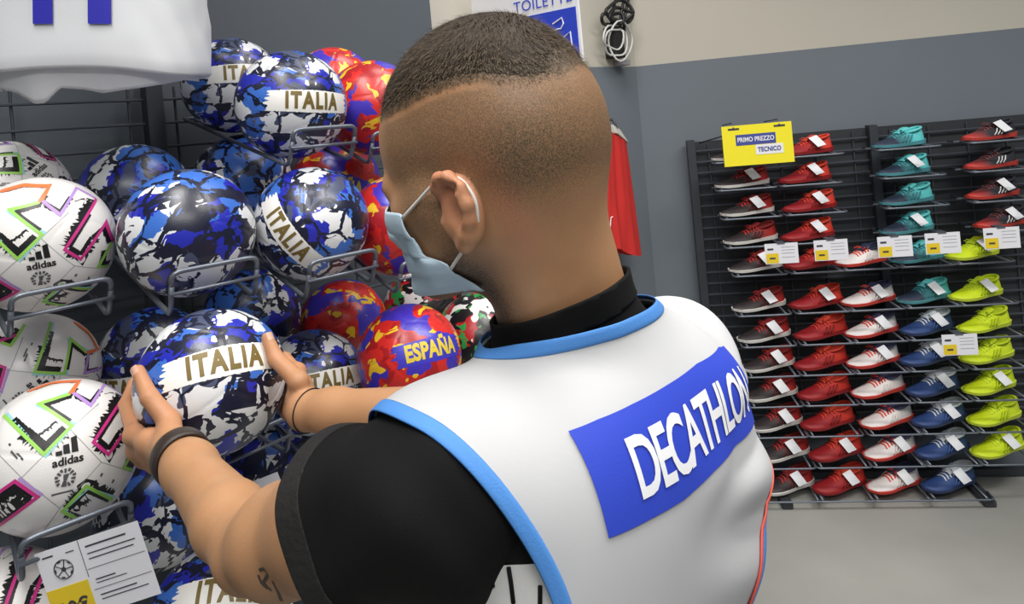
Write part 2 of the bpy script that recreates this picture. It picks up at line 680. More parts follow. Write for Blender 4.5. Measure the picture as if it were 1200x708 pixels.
def ball_coords(nt, scale, warp_scale, warp, block_scale, block, snap=0.0):
    tc = N(nt, 'ShaderNodeTexCoord')
    nz = N(nt, 'ShaderNodeTexNoise')
    nz.inputs['Scale'].default_value = warp_scale
    nz.inputs['Detail'].default_value = 2
    nt.links.new(tc.outputs['Object'], nz.inputs['Vector'])
    s1 = N(nt, 'ShaderNodeVectorMath', operation='SUBTRACT')
    s1.inputs[1].default_value = (.5, .5, .5)
    nt.links.new(nz.outputs['Color'], s1.inputs[0])
    a1 = N(nt, 'ShaderNodeVectorMath', operation='MULTIPLY_ADD')
    a1.inputs[1].default_value = (warp,) * 3
    nt.links.new(s1.outputs[0], a1.inputs[0])
    nt.links.new(tc.outputs['Object'], a1.inputs[2])
    vo = N(nt, 'ShaderNodeTexVoronoi', distance='MANHATTAN')
    vo.inputs['Scale'].default_value = block_scale
    nt.links.new(a1.outputs[0], vo.inputs['Vector'])
    s2 = N(nt, 'ShaderNodeVectorMath', operation='SUBTRACT')
    s2.inputs[1].default_value = (.5, .5, .5)
    nt.links.new(vo.outputs['Color'], s2.inputs[0])
    a2 = N(nt, 'ShaderNodeVectorMath', operation='MULTIPLY_ADD')
    a2.inputs[1].default_value = (block,) * 3
    nt.links.new(s2.outputs[0], a2.inputs[0])
    nt.links.new(a1.outputs[0], a2.inputs[2])
    if not snap:
        return tc, a2.outputs[0]
    # angular, brush-cut edges: part of the way towards a coarse tilted lattice
    rot = N(nt, 'ShaderNodeMapping')
    rot.inputs['Rotation'].default_value = (0.5, 0.35, 0.6)
    nt.links.new(a2.outputs[0], rot.inputs['Vector'])
    sn = N(nt, 'ShaderNodeVectorMath', operation='SNAP')
    sn.inputs[1].default_value = (snap, snap * 1.6, snap * .8)
    nt.links.new(rot.outputs[0], sn.inputs[0])
    mv_ = N(nt, 'ShaderNodeMix', data_type='VECTOR')
    mv_.inputs[0].default_value = 0.8
    nt.links.new(rot.outputs[0], mv_.inputs[4])
    nt.links.new(sn.outputs[0], mv_.inputs[5])
    return tc, mv_.outputs[1]


def patches(nt, vec, scale, rough_, detail=1.0):
    n = N(nt, 'ShaderNodeTexNoise')
    n.inputs['Scale'].default_value = scale
    n.inputs['Detail'].default_value = detail
    n.inputs['Roughness'].default_value = rough_
    nt.links.new(vec, n.inputs['Vector'])
    return n.outputs['Fac']


def layer(nt, fac, lo, hi, base, rgb):
    """cover base with rgb where lo < fac < hi"""
    g1 = N(nt, 'ShaderNodeMath', operation='GREATER_THAN')
    g1.inputs[1].default_value = lo
    nt.links.new(fac, g1.inputs[0])
    l1 = N(nt, 'ShaderNodeMath', operation='LESS_THAN')
    l1.inputs[1].default_value = hi
    nt.links.new(fac, l1.inputs[0])
    mu = N(nt, 'ShaderNodeMath', operation='MULTIPLY')
    nt.links.new(g1.outputs[0], mu.inputs[0])
    nt.links.new(l1.outputs[0], mu.inputs[1])
    mx = N(nt, 'ShaderNodeMix', data_type='RGBA')
    nt.links.new(mu.outputs[0], mx.inputs[0])
    if isinstance(base, tuple):
        mx.inputs[6].default_value = base
    else:
        nt.links.new(base, mx.inputs[6])
    mx.inputs[7].default_value = lin(rgb)
    return mx.outputs[2]


def offset(nt, vec, o, s=(1, 1, 1)):
    mp = N(nt, 'ShaderNodeMapping')
    mp.inputs['Location'].default_value = o
    mp.inputs['Scale'].default_value = s
    nt.links.new(vec, mp.inputs['Vector'])
    return mp.outputs[0]


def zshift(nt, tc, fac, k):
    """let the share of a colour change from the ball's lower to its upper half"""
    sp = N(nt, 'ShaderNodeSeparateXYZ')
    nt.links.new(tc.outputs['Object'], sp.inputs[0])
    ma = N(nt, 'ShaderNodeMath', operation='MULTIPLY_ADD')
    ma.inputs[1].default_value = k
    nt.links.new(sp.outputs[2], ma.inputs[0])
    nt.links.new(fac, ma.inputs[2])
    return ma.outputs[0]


def ball_finish(nt, b, colr, rough=0.34):
    nt.links.new(colr, b.inputs['Base Color'])
    b.inputs['Roughness'].default_value = rough
    b.inputs['Coat Weight'].default_value = 0.25
    b.inputs['Coat Roughness'].default_value = 0.25
    tc = N(nt, 'ShaderNodeTexCoord')
    vb = N(nt, 'ShaderNodeTexVoronoi')
    vb.inputs['Scale'].default_value = 420
    nt.links.new(tc.outputs['Object'], vb.inputs['Vector'])
    bp = N(nt, 'ShaderNodeBump')
    bp.inputs['Strength'].default_value = 0.12
    bp.inputs['Distance'].default_value = 0.001
    nt.links.new(vb.outputs['Distance'], bp.inputs['Height'])
    nt.links.new(bp.outputs['Normal'], b.inputs['Normal'])


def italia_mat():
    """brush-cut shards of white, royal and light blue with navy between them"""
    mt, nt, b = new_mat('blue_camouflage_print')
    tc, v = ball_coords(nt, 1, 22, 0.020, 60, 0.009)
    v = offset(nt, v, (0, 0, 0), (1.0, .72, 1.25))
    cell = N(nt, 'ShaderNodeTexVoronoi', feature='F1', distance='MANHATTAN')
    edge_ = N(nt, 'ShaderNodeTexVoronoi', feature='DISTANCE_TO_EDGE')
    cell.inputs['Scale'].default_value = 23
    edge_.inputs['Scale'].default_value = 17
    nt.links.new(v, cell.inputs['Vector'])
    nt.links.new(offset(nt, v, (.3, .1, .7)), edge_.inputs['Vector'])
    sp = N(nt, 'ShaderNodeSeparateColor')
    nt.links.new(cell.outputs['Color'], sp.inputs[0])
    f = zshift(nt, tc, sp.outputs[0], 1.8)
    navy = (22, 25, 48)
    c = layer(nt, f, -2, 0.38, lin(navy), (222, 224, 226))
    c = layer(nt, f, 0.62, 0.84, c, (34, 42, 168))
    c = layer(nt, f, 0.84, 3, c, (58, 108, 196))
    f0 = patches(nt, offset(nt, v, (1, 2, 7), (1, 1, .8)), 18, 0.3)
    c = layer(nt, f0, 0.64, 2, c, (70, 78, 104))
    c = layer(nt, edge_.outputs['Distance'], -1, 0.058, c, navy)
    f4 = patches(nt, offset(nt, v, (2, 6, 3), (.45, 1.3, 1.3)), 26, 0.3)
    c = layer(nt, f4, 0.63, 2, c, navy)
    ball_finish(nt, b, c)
    return mt


def espana_mat():
    mt, nt, b = new_mat('red_blue_camouflage_print')
    tc, v = ball_coords(nt, 1, 16, 0.05, 40, 0.010)
    c = lin((206, 40, 34))
    f0 = patches(nt, offset(nt, v, (1, 2, 7)), 26, 0.4)
    c = layer(nt, f0, 0.56, 2, c, (166, 26, 30))
    f1 = patches(nt, offset(nt, v, (3.1, .4, 5)), 17, 0.3)
    c = layer(nt, f1, 0.555, 2, c, (64, 50, 176))
    f2 = patches(nt, offset(nt, v, (9, 4, 1), (.6, 1.2, 1.2)), 30, 0.5)
    c = layer(nt, f2, 0.635, 2, c, (232, 188, 40))
    ball_finish(nt, b, c)
    return mt


def black_mat():
    mt, nt, b = new_mat('black_red_green_print')
    tc, v = ball_coords(nt, 1, 14, 0.05, 40, 0.016)
    c = lin((24, 22, 24))
    f1 = patches(nt, offset(nt, v, (3.1, .4, 5)), 20, 0.35)
    c = layer(nt, f1, 0.53, 2, c, (176, 26, 34))
    f2 = patches(nt, offset(nt, v, (9, 4, 1)), 22, 0.35)
    c = layer(nt, f2, 0.60, 2, c, (40, 150, 70))
    f3 = patches(nt, offset(nt, v, (5, 8, 2)), 24, 0.4)
    c = layer(nt, f3, 0.585, 2, c, (228, 226, 224))
    ball_finish(nt, b, c)
    return mt


def white_ball_mat():
    mt, nt, b = new_mat('white_ball_print')
    rgb = N(nt, 'ShaderNodeRGB')
    rgb.outputs[0].default_value = lin((226, 224, 222))
    ball_finish(nt, b, rgb.outputs[0], 0.3)
    return mt


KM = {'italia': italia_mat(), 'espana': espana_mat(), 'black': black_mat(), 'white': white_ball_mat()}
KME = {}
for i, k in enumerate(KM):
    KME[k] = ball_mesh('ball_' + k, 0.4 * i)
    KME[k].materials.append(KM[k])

M_band = mat('off_white_print', (236, 235, 230), 0.4)
M_gold = mat('gold_print', (116, 98, 48), 0.45, 0.1)
M_yel = mat('yellow_print', (214, 190, 60), 0.4)
M_bluep = mat('violet_blue_print', (62, 56, 182), 0.4)
M_blk = mat('black_print', (20, 20, 22), 0.4)
M_mag = mat('magenta_print', (196, 50, 130), 0.4)
M_lil = mat('lilac_print', (176, 140, 206), 0.4)
M_grn = mat('lime_print', (150, 206, 90), 0.4)
M_cyn = mat('pale_cyan_print', (150, 206, 214), 0.4)
M_org = mat('orange_print', (226, 120, 70), 0.4)
M_line = mat('grey_seam_print', (150, 150, 152), 0.5)


def on_ball(lon, lat, lift):
    r = BR + lift
    return (r * math.sin(lon) * math.cos(lat), -r * math.cos(lon) * math.cos(lat), r * math.sin(lat))


def band_mesh(name, half, hgt, lift, mt, jag=0.05, seed=1, lat0=0.0):
    rr = random.Random(seed)
    nx, ny = 60, 14
    me = bpy.data.meshes.new(name)
    eL = [rr.uniform(-jag, jag) for _ in range(ny + 1)]
    eR = [rr.uniform(-jag, jag) for _ in range(ny + 1)]
    vs, fs = [], []
    for j in range(ny + 1):
        v = j / ny
        for i in range(nx + 1):
            u = i / nx
            lon = (-half + eL[j]) * (1 - u) + (half + eR[j]) * u
            h = hgt * (1 - 0.12 * abs(2 * u - 1)) + (0.018 * math.sin(i * 2.9 + seed) if (i % 7 < 2) else 0)
            vs.append(on_ball(lon, lat0 + h * (v - .5), lift))
    for j in range(ny):
        for i in range(nx):
            a = j * (nx + 1) + i
            fs.append((a, a + 1, a + nx + 2, a + nx + 1))
    me.from_pydata(vs, [], fs)
    me.shade_smooth()
    me.materials.append(mt)
    return me


def ball_text(name, body, size, sx, bold, lift, mt, spacing=1.0, lat0=0.0):
    vs, fs = text_mesh(body, size, bold, sx, spacing, step=0.006)
    me = bpy.data.meshes.new(name)
    me.from_pydata([on_ball(x / BR, y / BR + lat0, lift) for x, y in vs], [], fs)
    me.materials.append(mt)
    return me


# ---- decals of the two national prints
DEC = {
    'italia': [('name_band', band_mesh('name_band', 0.80, 0.40, 0.0004, M_band, 0.07, 3)),
               ('lettering', ball_text('lettering', 'ITALIA', 0.043, 0.72, 0.0020, 0.0010, M_gold, 1.22))],
    'espana': [('name_band', band_mesh('name_band', 0.74, 0.44, 0.0004, M_bluep, 0.08, 5)),
               ('lettering', ball_text('lettering', 'ESPAÑA', 0.044, 0.72, 0.0020, 0.0010, M_yel, 1.05))],
    'black': [], 'white': []}

# ---- the white ball: brush-stroke zigzags, traced in the ball's own disc
CX, CY, CR = 261.0, 346.0, 312.0


def disc(x, y, lift, flip=1.0):
    u, v = (x - CX) / CR, (CY - y) / CR
    k = math.hypot(u, v)
    ang = math.asin(.97 * k) if k < 1 else 1.3252 + (k - 1) * 1.6
    if k < 1e-6:
        d = (0, -1, 0)
    else:
        d = (u / k * math.sin(ang), -math.cos(ang), v / k * math.sin(ang))
    r = BR + lift
    return (d[0] * r * flip, d[1] * r * flip, d[2] * r)


def dense(pl, step=8):
    out = []
    for (a, b_) in zip(pl[:-1], pl[1:]):
        n = max(1, int(math.hypot(b_[0] - a[0], b_[1] - a[1]) / step))
        out += [(a[0] + (b_[0] - a[0]) * t / n, a[1] + (b_[1] - a[1]) * t / n) for t in range(n)]
    return out + [pl[-1]]


def stroke_mesh(name, strokes, mt, lift, rag=0.0, seed=0):
    """strokes: list of (polyline, width)"""
    rr = random.Random(seed)
    mb = MB()
    for flip in (1, -1):
        for pl, wd in strokes:
            pts = dense(pl, 5 if rag else 9)
            k = len(pts)
            vs = []
            for i, (x, y) in enumerate(pts):
                # mitred at the corners
                def nrm(p, q):
                    l = math.hypot(q[0] - p[0], q[1] - p[1]) or 1
                    return ((q[1] - p[1]) / l, -(q[0] - p[0]) / l)
                n1 = nrm(pts[max(0, i - 1)], pts[i]) if i else nrm(pts[0], pts[1])
                n2 = nrm(pts[i], pts[min(k - 1, i + 1)]) if i < k - 1 else n1
                mx_, my_ = n1[0] + n2[0], n1[1] + n2[1]
                L = mx_ * mx_ + my_ * my_
                s = 2 / L if L > .5 else 1.6
                mx_, my_ = mx_ * s, my_ * s
                wa = wd[0] * (1.2 if rag else 1) * (1 + rag * rr.uniform(-.2, .2))
                wb = wd[1] * (1.6 if rag else 1) * (1 + rag * rr.uniform(-1.0, .9))
                vs.append(disc(x + mx_ * wa, y + my_ * wa, lift, flip))
                vs.append(disc(x - mx_ * wb, y - my_ * wb, lift, flip))
            mb.add(vs, [(2 * i, 2 * i + 1, 2 * i + 3, 2 * i + 2) for i in range(k - 1)])
    me = bpy.data.meshes.new(name)
    me.from_pydata(mb.v, [], mb.f)
    me.materials.append(mt)
    return me


green1 = [(20, 195), (205, 345), (278, 236), (138, 150), (238, 108), (262, 45)]
org1 = [(238, 108), (262, 45), (160, 55), (75, 95)]
mag1 = [(262, 45), (250, 100), (330, 152), (370, 45), (462, 88), (372, 298), (440, 345), (515, 195), (560, 290)]
green2 = [(556, 290), (545, 312), (515, 398), (560, 410)]
mag2 = [(10, 350), (0, 560), (130, 442), (222, 500), (75, 645)]
green3 = [(505, 525), (385, 465), (322, 556), (405, 602)]
green4 = [(-20, 300), (45, 388), (-10, 440)]
thin = (6.5, 6.5)
wht = [
    ('lime_outline', stroke_mesh('lime_outline', [(green1, thin), (green2, thin), (green3, thin), (green4, thin)], M_grn, 0.0006)),
    ('cyan_outline', stroke_mesh('cyan_outline', [([(x + (9 if i < 3 else -3), y + (8 if i % 2 else -9)) for i, (x, y) in enumerate(p)], (5, 5)) for p in (green1, green3)], M_cyn, 0.0004)),
    ('magenta_outline', stroke_mesh('magenta_outline', [(mag1[4:], thin), (mag2, thin)], M_mag, 0.0007)),
    ('lilac_outline', stroke_mesh('lilac_outline', [(mag1[1:5], thin), ([(x + 10, y - 10) for x, y in mag2[2:]], (5, 5))], M_lil, 0.0006)),
    ('orange_outline', stroke_mesh('orange_outline', [(org1, (6, 6)), (mag1[:2], (6, 6))], M_org, 0.0007)),
    ('black_brush', stroke_mesh('black_brush', [
        ([(60, 215), (200, 325), (255, 245)], (14, 8)), ([(175, 300), (235, 235)], (22, 36)), ([(120, 255), (195, 310)], (12, 20)),
        ([(160, 160), (245, 120), (262, 80)], (10, 4)), ([(160, 150), (270, 215)], (4, 9)),
        ([(262, 105), (325, 135), (350, 80)], (4, 9)), ([(385, 62), (448, 92), (425, 160)], (10, 18)), ([(440, 150), (385, 290)], (9, 20)),
        ([(390, 292), (437, 325), (470, 250)], (10, 18)), ([(470, 250), (510, 215), (545, 290)], (8, 6)), ([(530, 320), (530, 385), (560, 395)], (10, 9)),
        ([(20, 545), (130, 458), (205, 500)], (8, 20)), ([(195, 500), (90, 610)], (14, 26)), ([(130, 470), (160, 520)], (24, 24)),
        ([(490, 525), (390, 480), (340, 552)], (8, 22)), ([(350, 540), (400, 500)], (20, 20)), ([(340, 560), (410, 590)], (6, 12)),
        ([(-10, 330), (28, 388), (-10, 425)], (10, 10))], M_blk, 0.0005, 0.42, 4)),
    ('seam_line', stroke_mesh('seam_line', [([(275, 250), (420, 375), (310, 545), (150, 430), (275, 250)], (1.4, 1.4)), ([(420, 375), (600, 430)], (1.4, 1.4)), ([(150, 430), (30, 330)], (1.4, 1.4)), ([(310, 545), (270, 640)], (1.4, 1.4)), ([(275, 250), (360, 140)], (1.4, 1.4))], M_line, 0.0003)),
]


def disc_text(name, body, size, cx, cy, ang, mt, bold=0.0, sx=1.0):
    vs, fs = text_mesh(body, size, bold, sx, step=14)
    ca, sa = math.cos(ang), math.sin(ang)
    me = bpy.data.meshes.new(name)
    me.from_pydata([disc(cx + x * ca - y * -sa * -1, cy - (x * sa + y * ca), 0.0008) for x, y in vs], [], fs)
    me.materials.append(mt)
    return me


a15 = math.radians(15)
wht.append(('maker_lettering', disc_text('maker_lettering', 'adidas', 44, 296, 368, a15, M_blk, 1.2)))
# three slanted bars over the lettering
mb = MB()
for i, (bx, h) in enumerate(((252, 16), (278, 36), (306, 60))):
    by = 352 - (bx - 252) * .27
    q = [(bx - 4, by), (bx + 19, by - 5), (bx + 19 - h * .36, by - 5 - h), (bx - 4 - h * .36 + 4, by - h)]
    q[3] = (bx - 3 - h * .30, by - h * .92)
    mb.add([disc(x, y, 0.0008) for x, y in q], [(0, 1, 2, 3)])
me = bpy.data.meshes.new('maker_bars')
me.from_pydata(mb.v, [], mb.f)
me.materials.append(M_blk)
wht.append(('maker_bars', me))
# round tournament crest drawn as a trophy inside a ring of dashes
mb = MB()
for k in range(14):
    a = 2 * math.pi * k / 14
    if math.sin(a) < -0.9:
        continue
    r0, r1 = (26, 38) if k % 2 else (20, 36)
    q = [(302 + r * math.cos(a + s), 432 - r * math.sin(a + s)) for r, s in ((r0, -.16), (r1, -.14), (r1, .14), (r0, .16))]
    mb.add([disc(x, y, .0008) for x, y in q], [(0, 1, 2, 3)])
for q in ([(292, 420), (312, 415), (309, 440), (298, 443)], [(297, 444), (308, 442), (314, 462), (294, 466)], [(268, 492), (340, 474), (341, 481), (269, 499)]):
    mb.add([disc(x, y, .0008) for x, y in q], [(0, 1, 2, 3)])
for q in ([(75, 302), (140, 362), (136, 368), (71, 309)], [(90, 330), (120, 358), (116, 363), (86, 336)], [(430, 415), (490, 445), (486, 458), (426, 428)]):
    mb.add([disc(x, y, .0006) for x, y in q], [(0, 1, 2, 3)])
me = bpy.data.meshes.new('crest')
me.from_pydata(mb.v, [], mb.f)
me.materials.append(mat('grey_print', (84, 84, 86), .4))
wht.append(('crest', me))
DEC['white'] = wht


def ball(name, c, kind, ax, ay, ang, label, group, back=False):
    c = Vector(c)
    v = (CAM - c).normalized()
    rI = (RGT - v * RGT.dot(v)).normalized()
    uI = v.cross(rI)
    q = max(0.0, 1 - ax * ax - ay * ay) ** .5 * (-1 if back else 1)
    nt_ = (rI * ax + uI * ay + v * q).normalized()
    a = math.radians(ang)
    t = rI * math.cos(a) + uI * math.sin(a)
    t = (t - nt_ * t.dot(nt_)).normalized()
    z = nt_.cross(t)
    root = empty(name, mtx=frame(t, -nt_, z, c))
    tag(root, label, 'ball', group)
    link('ball_body', KME[kind], None, root)
    for nm, me in DEC[kind]:
        o = link(nm, me, None, root)
        if nm not in ('lettering', 'name_band', 'maker_lettering'):
            o['kind'] = 'stuff'            # small marks printed on the ball
    return root


def bd(px, py, r):
    return P(px, py, 88.0 / r)


GI, GE, GB, GW = 'blue camouflage footballs', 'red camouflage footballs', 'black footballs with red and green print', 'white footballs with brush strokes'
CPOS = {k: P(*v) for k, v in {
    'A2': (47.8, 285.7, 1.133), 'A2b': (7.8, 232.9, 1.308), 'A4': (70.0, 532.9, 1.048), 'A4b': (37.9, 440.3, 1.250),
    'A6': (-8.0, 742.0, 1.000), 'B1': (341.8, 122.8, 1.392), 'B1b': (272.3, 100.4, 1.589), 'B2': (221.0, 272.2, 1.187),
    'B2b': (158.6, 229.7, 1.455), 'C2': (365.1, 261.8, 1.337), 'C2b': (284.9, 212.4, 1.608), 'D1': (437.4, 126.4, 1.589),
    'D1b': (391.4, 105.8, 1.760), 'D2': (466.5, 263.1, 1.506), 'D2b': (394.4, 213.3, 1.745), 'B3': (253.1, 464.4, 1.250),
    'B3b': (180.7, 423.2, 1.427), 'C3': (378.0, 443.1, 1.518), 'C3b': (296.7, 385.6, 1.603), 'D3': (474.4, 420.5, 1.440),
    'D3b': (397.2, 380.0, 1.748), 'E3': (555.0, 398.0, 1.695), 'E3b': (492.0, 362.0, 1.866), 'B4': (258.0, 727.9, 1.084),
    'B4b': (186.0, 594.2, 1.320), 'C4': (395.6, 609.2, 1.377), 'C4b': (334.6, 530.5, 1.571), 'HELD': (249.0, 447.0, 1.060)}.items()}
for k_, d_ in (('C3', -.022), ('C4b', -.022), ('E3', .014), ('E3b', .014)):
    CPOS[k_] = CPOS[k_] + LD * d_
CPOS['C3b'] = CPOS['C3b'] + ZV * 0.03
CPOS['D3'] = CPOS['D3'] + LD * 0.012
CPOS['D3b'] = CPOS['D3b'] + LD * 0.012

ball('football', CPOS['A2'], 'white', -0.07, -0.22, -3, 'white football with pink and lime zigzags on the rack tier below the jersey', GW)
ball('football', CPOS['A2b'], 'white', 0.3, 0.5, 40, 'white football tucked behind the upper white zigzag football', GW)
ball('football', CPOS['A4'], 'white', 0, 0, 0, 'white football with zigzags and maker logo above the price card', GW)
ball('football', CPOS['A4b'], 'white', 0.1, -0.1, -60, 'white football tucked behind the one above the price card', GW)
ball('football', CPOS['A6'], 'white', -.2, -.1, 30, 'white football partly hidden below the large price card', GW)
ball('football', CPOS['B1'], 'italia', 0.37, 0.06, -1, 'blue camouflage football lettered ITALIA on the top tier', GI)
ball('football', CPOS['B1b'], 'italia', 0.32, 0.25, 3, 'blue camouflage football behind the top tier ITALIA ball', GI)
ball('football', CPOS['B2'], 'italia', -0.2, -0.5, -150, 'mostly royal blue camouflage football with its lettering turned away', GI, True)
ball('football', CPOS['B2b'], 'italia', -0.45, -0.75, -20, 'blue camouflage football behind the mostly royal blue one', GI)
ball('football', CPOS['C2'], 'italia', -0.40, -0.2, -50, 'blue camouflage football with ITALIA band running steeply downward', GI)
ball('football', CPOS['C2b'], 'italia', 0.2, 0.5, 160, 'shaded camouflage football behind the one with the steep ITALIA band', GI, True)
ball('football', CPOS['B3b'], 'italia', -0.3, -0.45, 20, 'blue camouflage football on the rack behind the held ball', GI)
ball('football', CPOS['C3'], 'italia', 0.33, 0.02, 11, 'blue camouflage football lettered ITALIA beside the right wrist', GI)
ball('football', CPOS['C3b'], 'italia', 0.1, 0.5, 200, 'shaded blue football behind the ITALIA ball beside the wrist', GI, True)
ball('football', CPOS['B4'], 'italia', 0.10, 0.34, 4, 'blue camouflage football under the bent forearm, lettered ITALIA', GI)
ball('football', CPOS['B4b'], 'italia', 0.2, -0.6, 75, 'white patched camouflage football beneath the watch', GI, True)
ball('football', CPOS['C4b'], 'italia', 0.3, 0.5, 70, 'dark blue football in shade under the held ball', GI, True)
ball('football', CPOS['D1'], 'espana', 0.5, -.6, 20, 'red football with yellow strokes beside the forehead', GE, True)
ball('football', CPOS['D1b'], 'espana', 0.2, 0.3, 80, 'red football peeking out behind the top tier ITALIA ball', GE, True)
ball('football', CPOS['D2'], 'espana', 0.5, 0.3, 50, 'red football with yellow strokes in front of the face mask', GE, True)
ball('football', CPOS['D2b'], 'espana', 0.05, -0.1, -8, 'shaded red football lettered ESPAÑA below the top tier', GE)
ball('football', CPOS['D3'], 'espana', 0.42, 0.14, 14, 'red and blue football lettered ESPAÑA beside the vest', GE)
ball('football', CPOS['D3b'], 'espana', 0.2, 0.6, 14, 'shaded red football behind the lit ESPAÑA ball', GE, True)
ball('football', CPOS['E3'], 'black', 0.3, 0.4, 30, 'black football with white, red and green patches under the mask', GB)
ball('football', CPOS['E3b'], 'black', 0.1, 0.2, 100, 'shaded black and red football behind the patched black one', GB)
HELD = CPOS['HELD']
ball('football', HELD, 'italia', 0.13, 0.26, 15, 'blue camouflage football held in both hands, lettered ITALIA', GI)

# ---------------------------------------------------------------- wire ball holders
HO = (('A2', 'wire ball holder under the upper white zigzag football'), ('A4', 'wire ball holder carrying the large price card'),
      ('A6', 'wire ball holder under the lowest white football'),
      ('B1', 'wire ball holder of the top tier ITALIA ball'), ('B2', 'wire ball holder under the mostly royal blue football'),
      ('C2', 'wire ball holder under the steep ITALIA band football'), ('D1', 'wire ball holder under the red ball beside the forehead'),
      ('D2', 'wire ball holder in front of the face mask'), ('B3', 'wire ball holder left empty by the held ball'),
      ('C3', 'wire ball holder beneath the ITALIA ball beside the wrist'), ('D3', 'wire ball holder under the lit ESPAÑA ball'),
      ('E3', 'wire ball holder under the patched black football'), ('B4', 'wire ball holder under the ball below the forearm'),
      ('C4', 'wire ball holder of the dark blue football in shade'))


def holder(key, label):
    """two sloping rails hooked to the grid, turned up into a rounded front guard"""
    c, cb_ = CPOS[key], CPOS.get(key + 'b')
    ax = (c - cb_).normalized() if cb_ is not None else (LN - ZV * .19).normalized()   # outwards, downhill
    sd = ZV.cross(ax).normalized()
    up = ax.cross(sd)
    root = empty('ball_holder', c)
    tag(root, label, 'rack', 'grey wire ball holders')
    def q(s, n, z):
        return sd * s + ax * n + up * z
    hw_ = 0.050 if key == 'D3' else 0.066
    zr = -math.sqrt(0.1155 ** 2 - hw_ ** 2)
    # run the rails back until they meet the grid
    back = -((c + q(0, 0, zr) - WL).dot(LN) - 0.056) / ax.dot(LN)
    upr = lambda n, z: ax * n + ZV * z
    for sgn in (-1, 1):
        e_ = q(sgn * hw_, 0.122, zr)
        pts = [q(sgn * hw_, back, zr), e_, e_ + ax * 0.012 + up * 0.050]
        MB().tube(fillet(pts, 0.016), 0.0042, 8).build('rail', M_wire, root, True)
    eL, eR = q(-hw_, 0.122, zr), q(hw_, 0.122, zr)
    lo, hi = ax * 0.011 + up * 0.046, ax * 0.014 + up * 0.072
    MB().tube(fillet([eL + lo, eL + hi, eR + hi, eR + lo], 0.018), 0.0042, 8).build('front_guard', M_wire, root, True)
    md = ax * 0.0155 + up * 0.038
    MB().tube([eL + md - sd * .004, eR + md + sd * .004], 0.0030, 8).build('cross_wire', M_wire, root, True)
    MB().tube([q(-hw_, back, zr), q(hw_, back, zr)], 0.0042, 8).build('back_hook', M_wire, root, True)
    return root


for k, lab in HO:
    holder(k, lab)

# ---------------------------------------------------------------- price cards on the holders
M_card = mat('white_card', (226, 226, 232), 0.5)
M_cyel = mat('price_yellow', (226, 196, 40), 0.5)
M_ink = mat('dark_ink', (60, 60, 64), 0.6)


def price_card(tl, tr, bl, label, d, full=True, group='price cards on the ball rack'):
    a, b_, c_ = P(*tl, d), P(*tr, d * 1.0), P(*bl, d)
    x = (b_ - a)
    wd = x.length
    x.normalize()
    y = (c_ - a)
    y = (y - x * y.dot(x))
    hg = y.length
    y.normalize()
    n = x.cross(y)
    if n.dot(CAM - a) < 0:
        n = -n
    root = empty('price_card', a)
    tag(root, label, 'price tag', group)

    def q(u, v, l=0.0):
        return x * (u * wd) + y * (v * hg) + n * l

    def rect(nm, u0_, v0, u1, v1, mt_, l):
        MB().prism([q(u0_, v0, l), q(u1, v0, l), q(u1, v1, l), q(u0_, v1, l)], n * 0.0004).build(nm, mt_, root)
    rect('card', 0, 0, 1, 1, M_card, 0)
    rect('yellow_field', 0, .52, .40, 1, M_cyel, .0005)
    if full:
        def tx(nm, body, u, v, size, bold=0.0):
            flat_text(nm, body, size, lambda X, Y: x * (u * wd + X) - y * (Y - v * hg) + n * .0012, M_ink, root, bold)
        tx('price', '10€', .21, .82, .026, .0008)
        for v, u1, t in ((.10, .86, .022), (.20, .93, .014), (.27, .90, .014), (.55, .66, .016), (.60, .76, .010), (.76, .82, .016), (.82, .92, .012)):
            rect('print_line', .47, v, u1, v + t, M_ink, .0005)
        rect('rule', .43, .40, .98, .405, M_ink, .0005)
        rect('rule', .43, .68, .98, .685, M_ink, .0005)
        rect('rule', .415, 0, .42, .5, M_ink, .0005)
        # little football icon
        mb = MB()
        ctr = q(.22, .30, .0010)
        R_ = .013
        mb.tube([ctr + x * R_ * math.cos(t) + y * R_ * math.sin(t) for t in np.linspace(0, 2 * math.pi, 22, endpoint=False)], .0008, 4, closed=True)
        mb.add([ctr + x * .004 * math.cos(t) + y * .004 * math.sin(t) for t in np.linspace(0, 2 * math.pi, 5, endpoint=False)], [(0, 1, 2, 3, 4)])
        for k in range(5):
            t = 2 * math.pi * k / 5
            mb.tube([ctr + (x * math.cos(t) + y * math.sin(t)) * .004, ctr + (x * math.cos(t) + y * math.sin(t)) * R_], .0007, 4)
            t += math.pi / 5
            mb.add([ctr + x * (.0105 * math.cos(t + s)) + y * (.0105 * math.sin(t + s)) + (x * math.cos(t) + y * math.sin(t)) * r for s, r in ((-.25, 0), (.25, 0), (.2, .002), (-.2, .002))], [(0, 1, 2, 3)])
        mb.build('ball_icon', M_ink, root)
        rect('small_text', .06, .08, .16, .10, M_ink, .0005)
        rect('small_text', .28, .10, .36, .112, M_ink, .0005)
    else:
        rect('print_line', .5, .2, .9, .25, M_ink, .0005)
        rect('print_line', .5, .4, .85, .44, M_ink, .0005)
    return root


dA4 = pix(CPOS['A4'] + LN * 0.146)[2]
price_card((40, 650), (161, 610), (48, 742), 'white price card with yellow corner below the white zigzag football', dA4 * .985)
dB3 = pix(CPOS['B3'] + LN * 0.146)[2]
price_card((262, 578), (325, 553), (266, 640), 'price card on the empty holder under the held ball', dB3 * .99, False)
# ================================================================ SHOE RACK
RP0 = cz0 + RN * 0.05


def rp(px, py, off):
    return on_plane(px, py, cz0 + RN * off, RN)


def rw(s, off, z):
    return cz0 + RD * s + RN * off + ZV * z


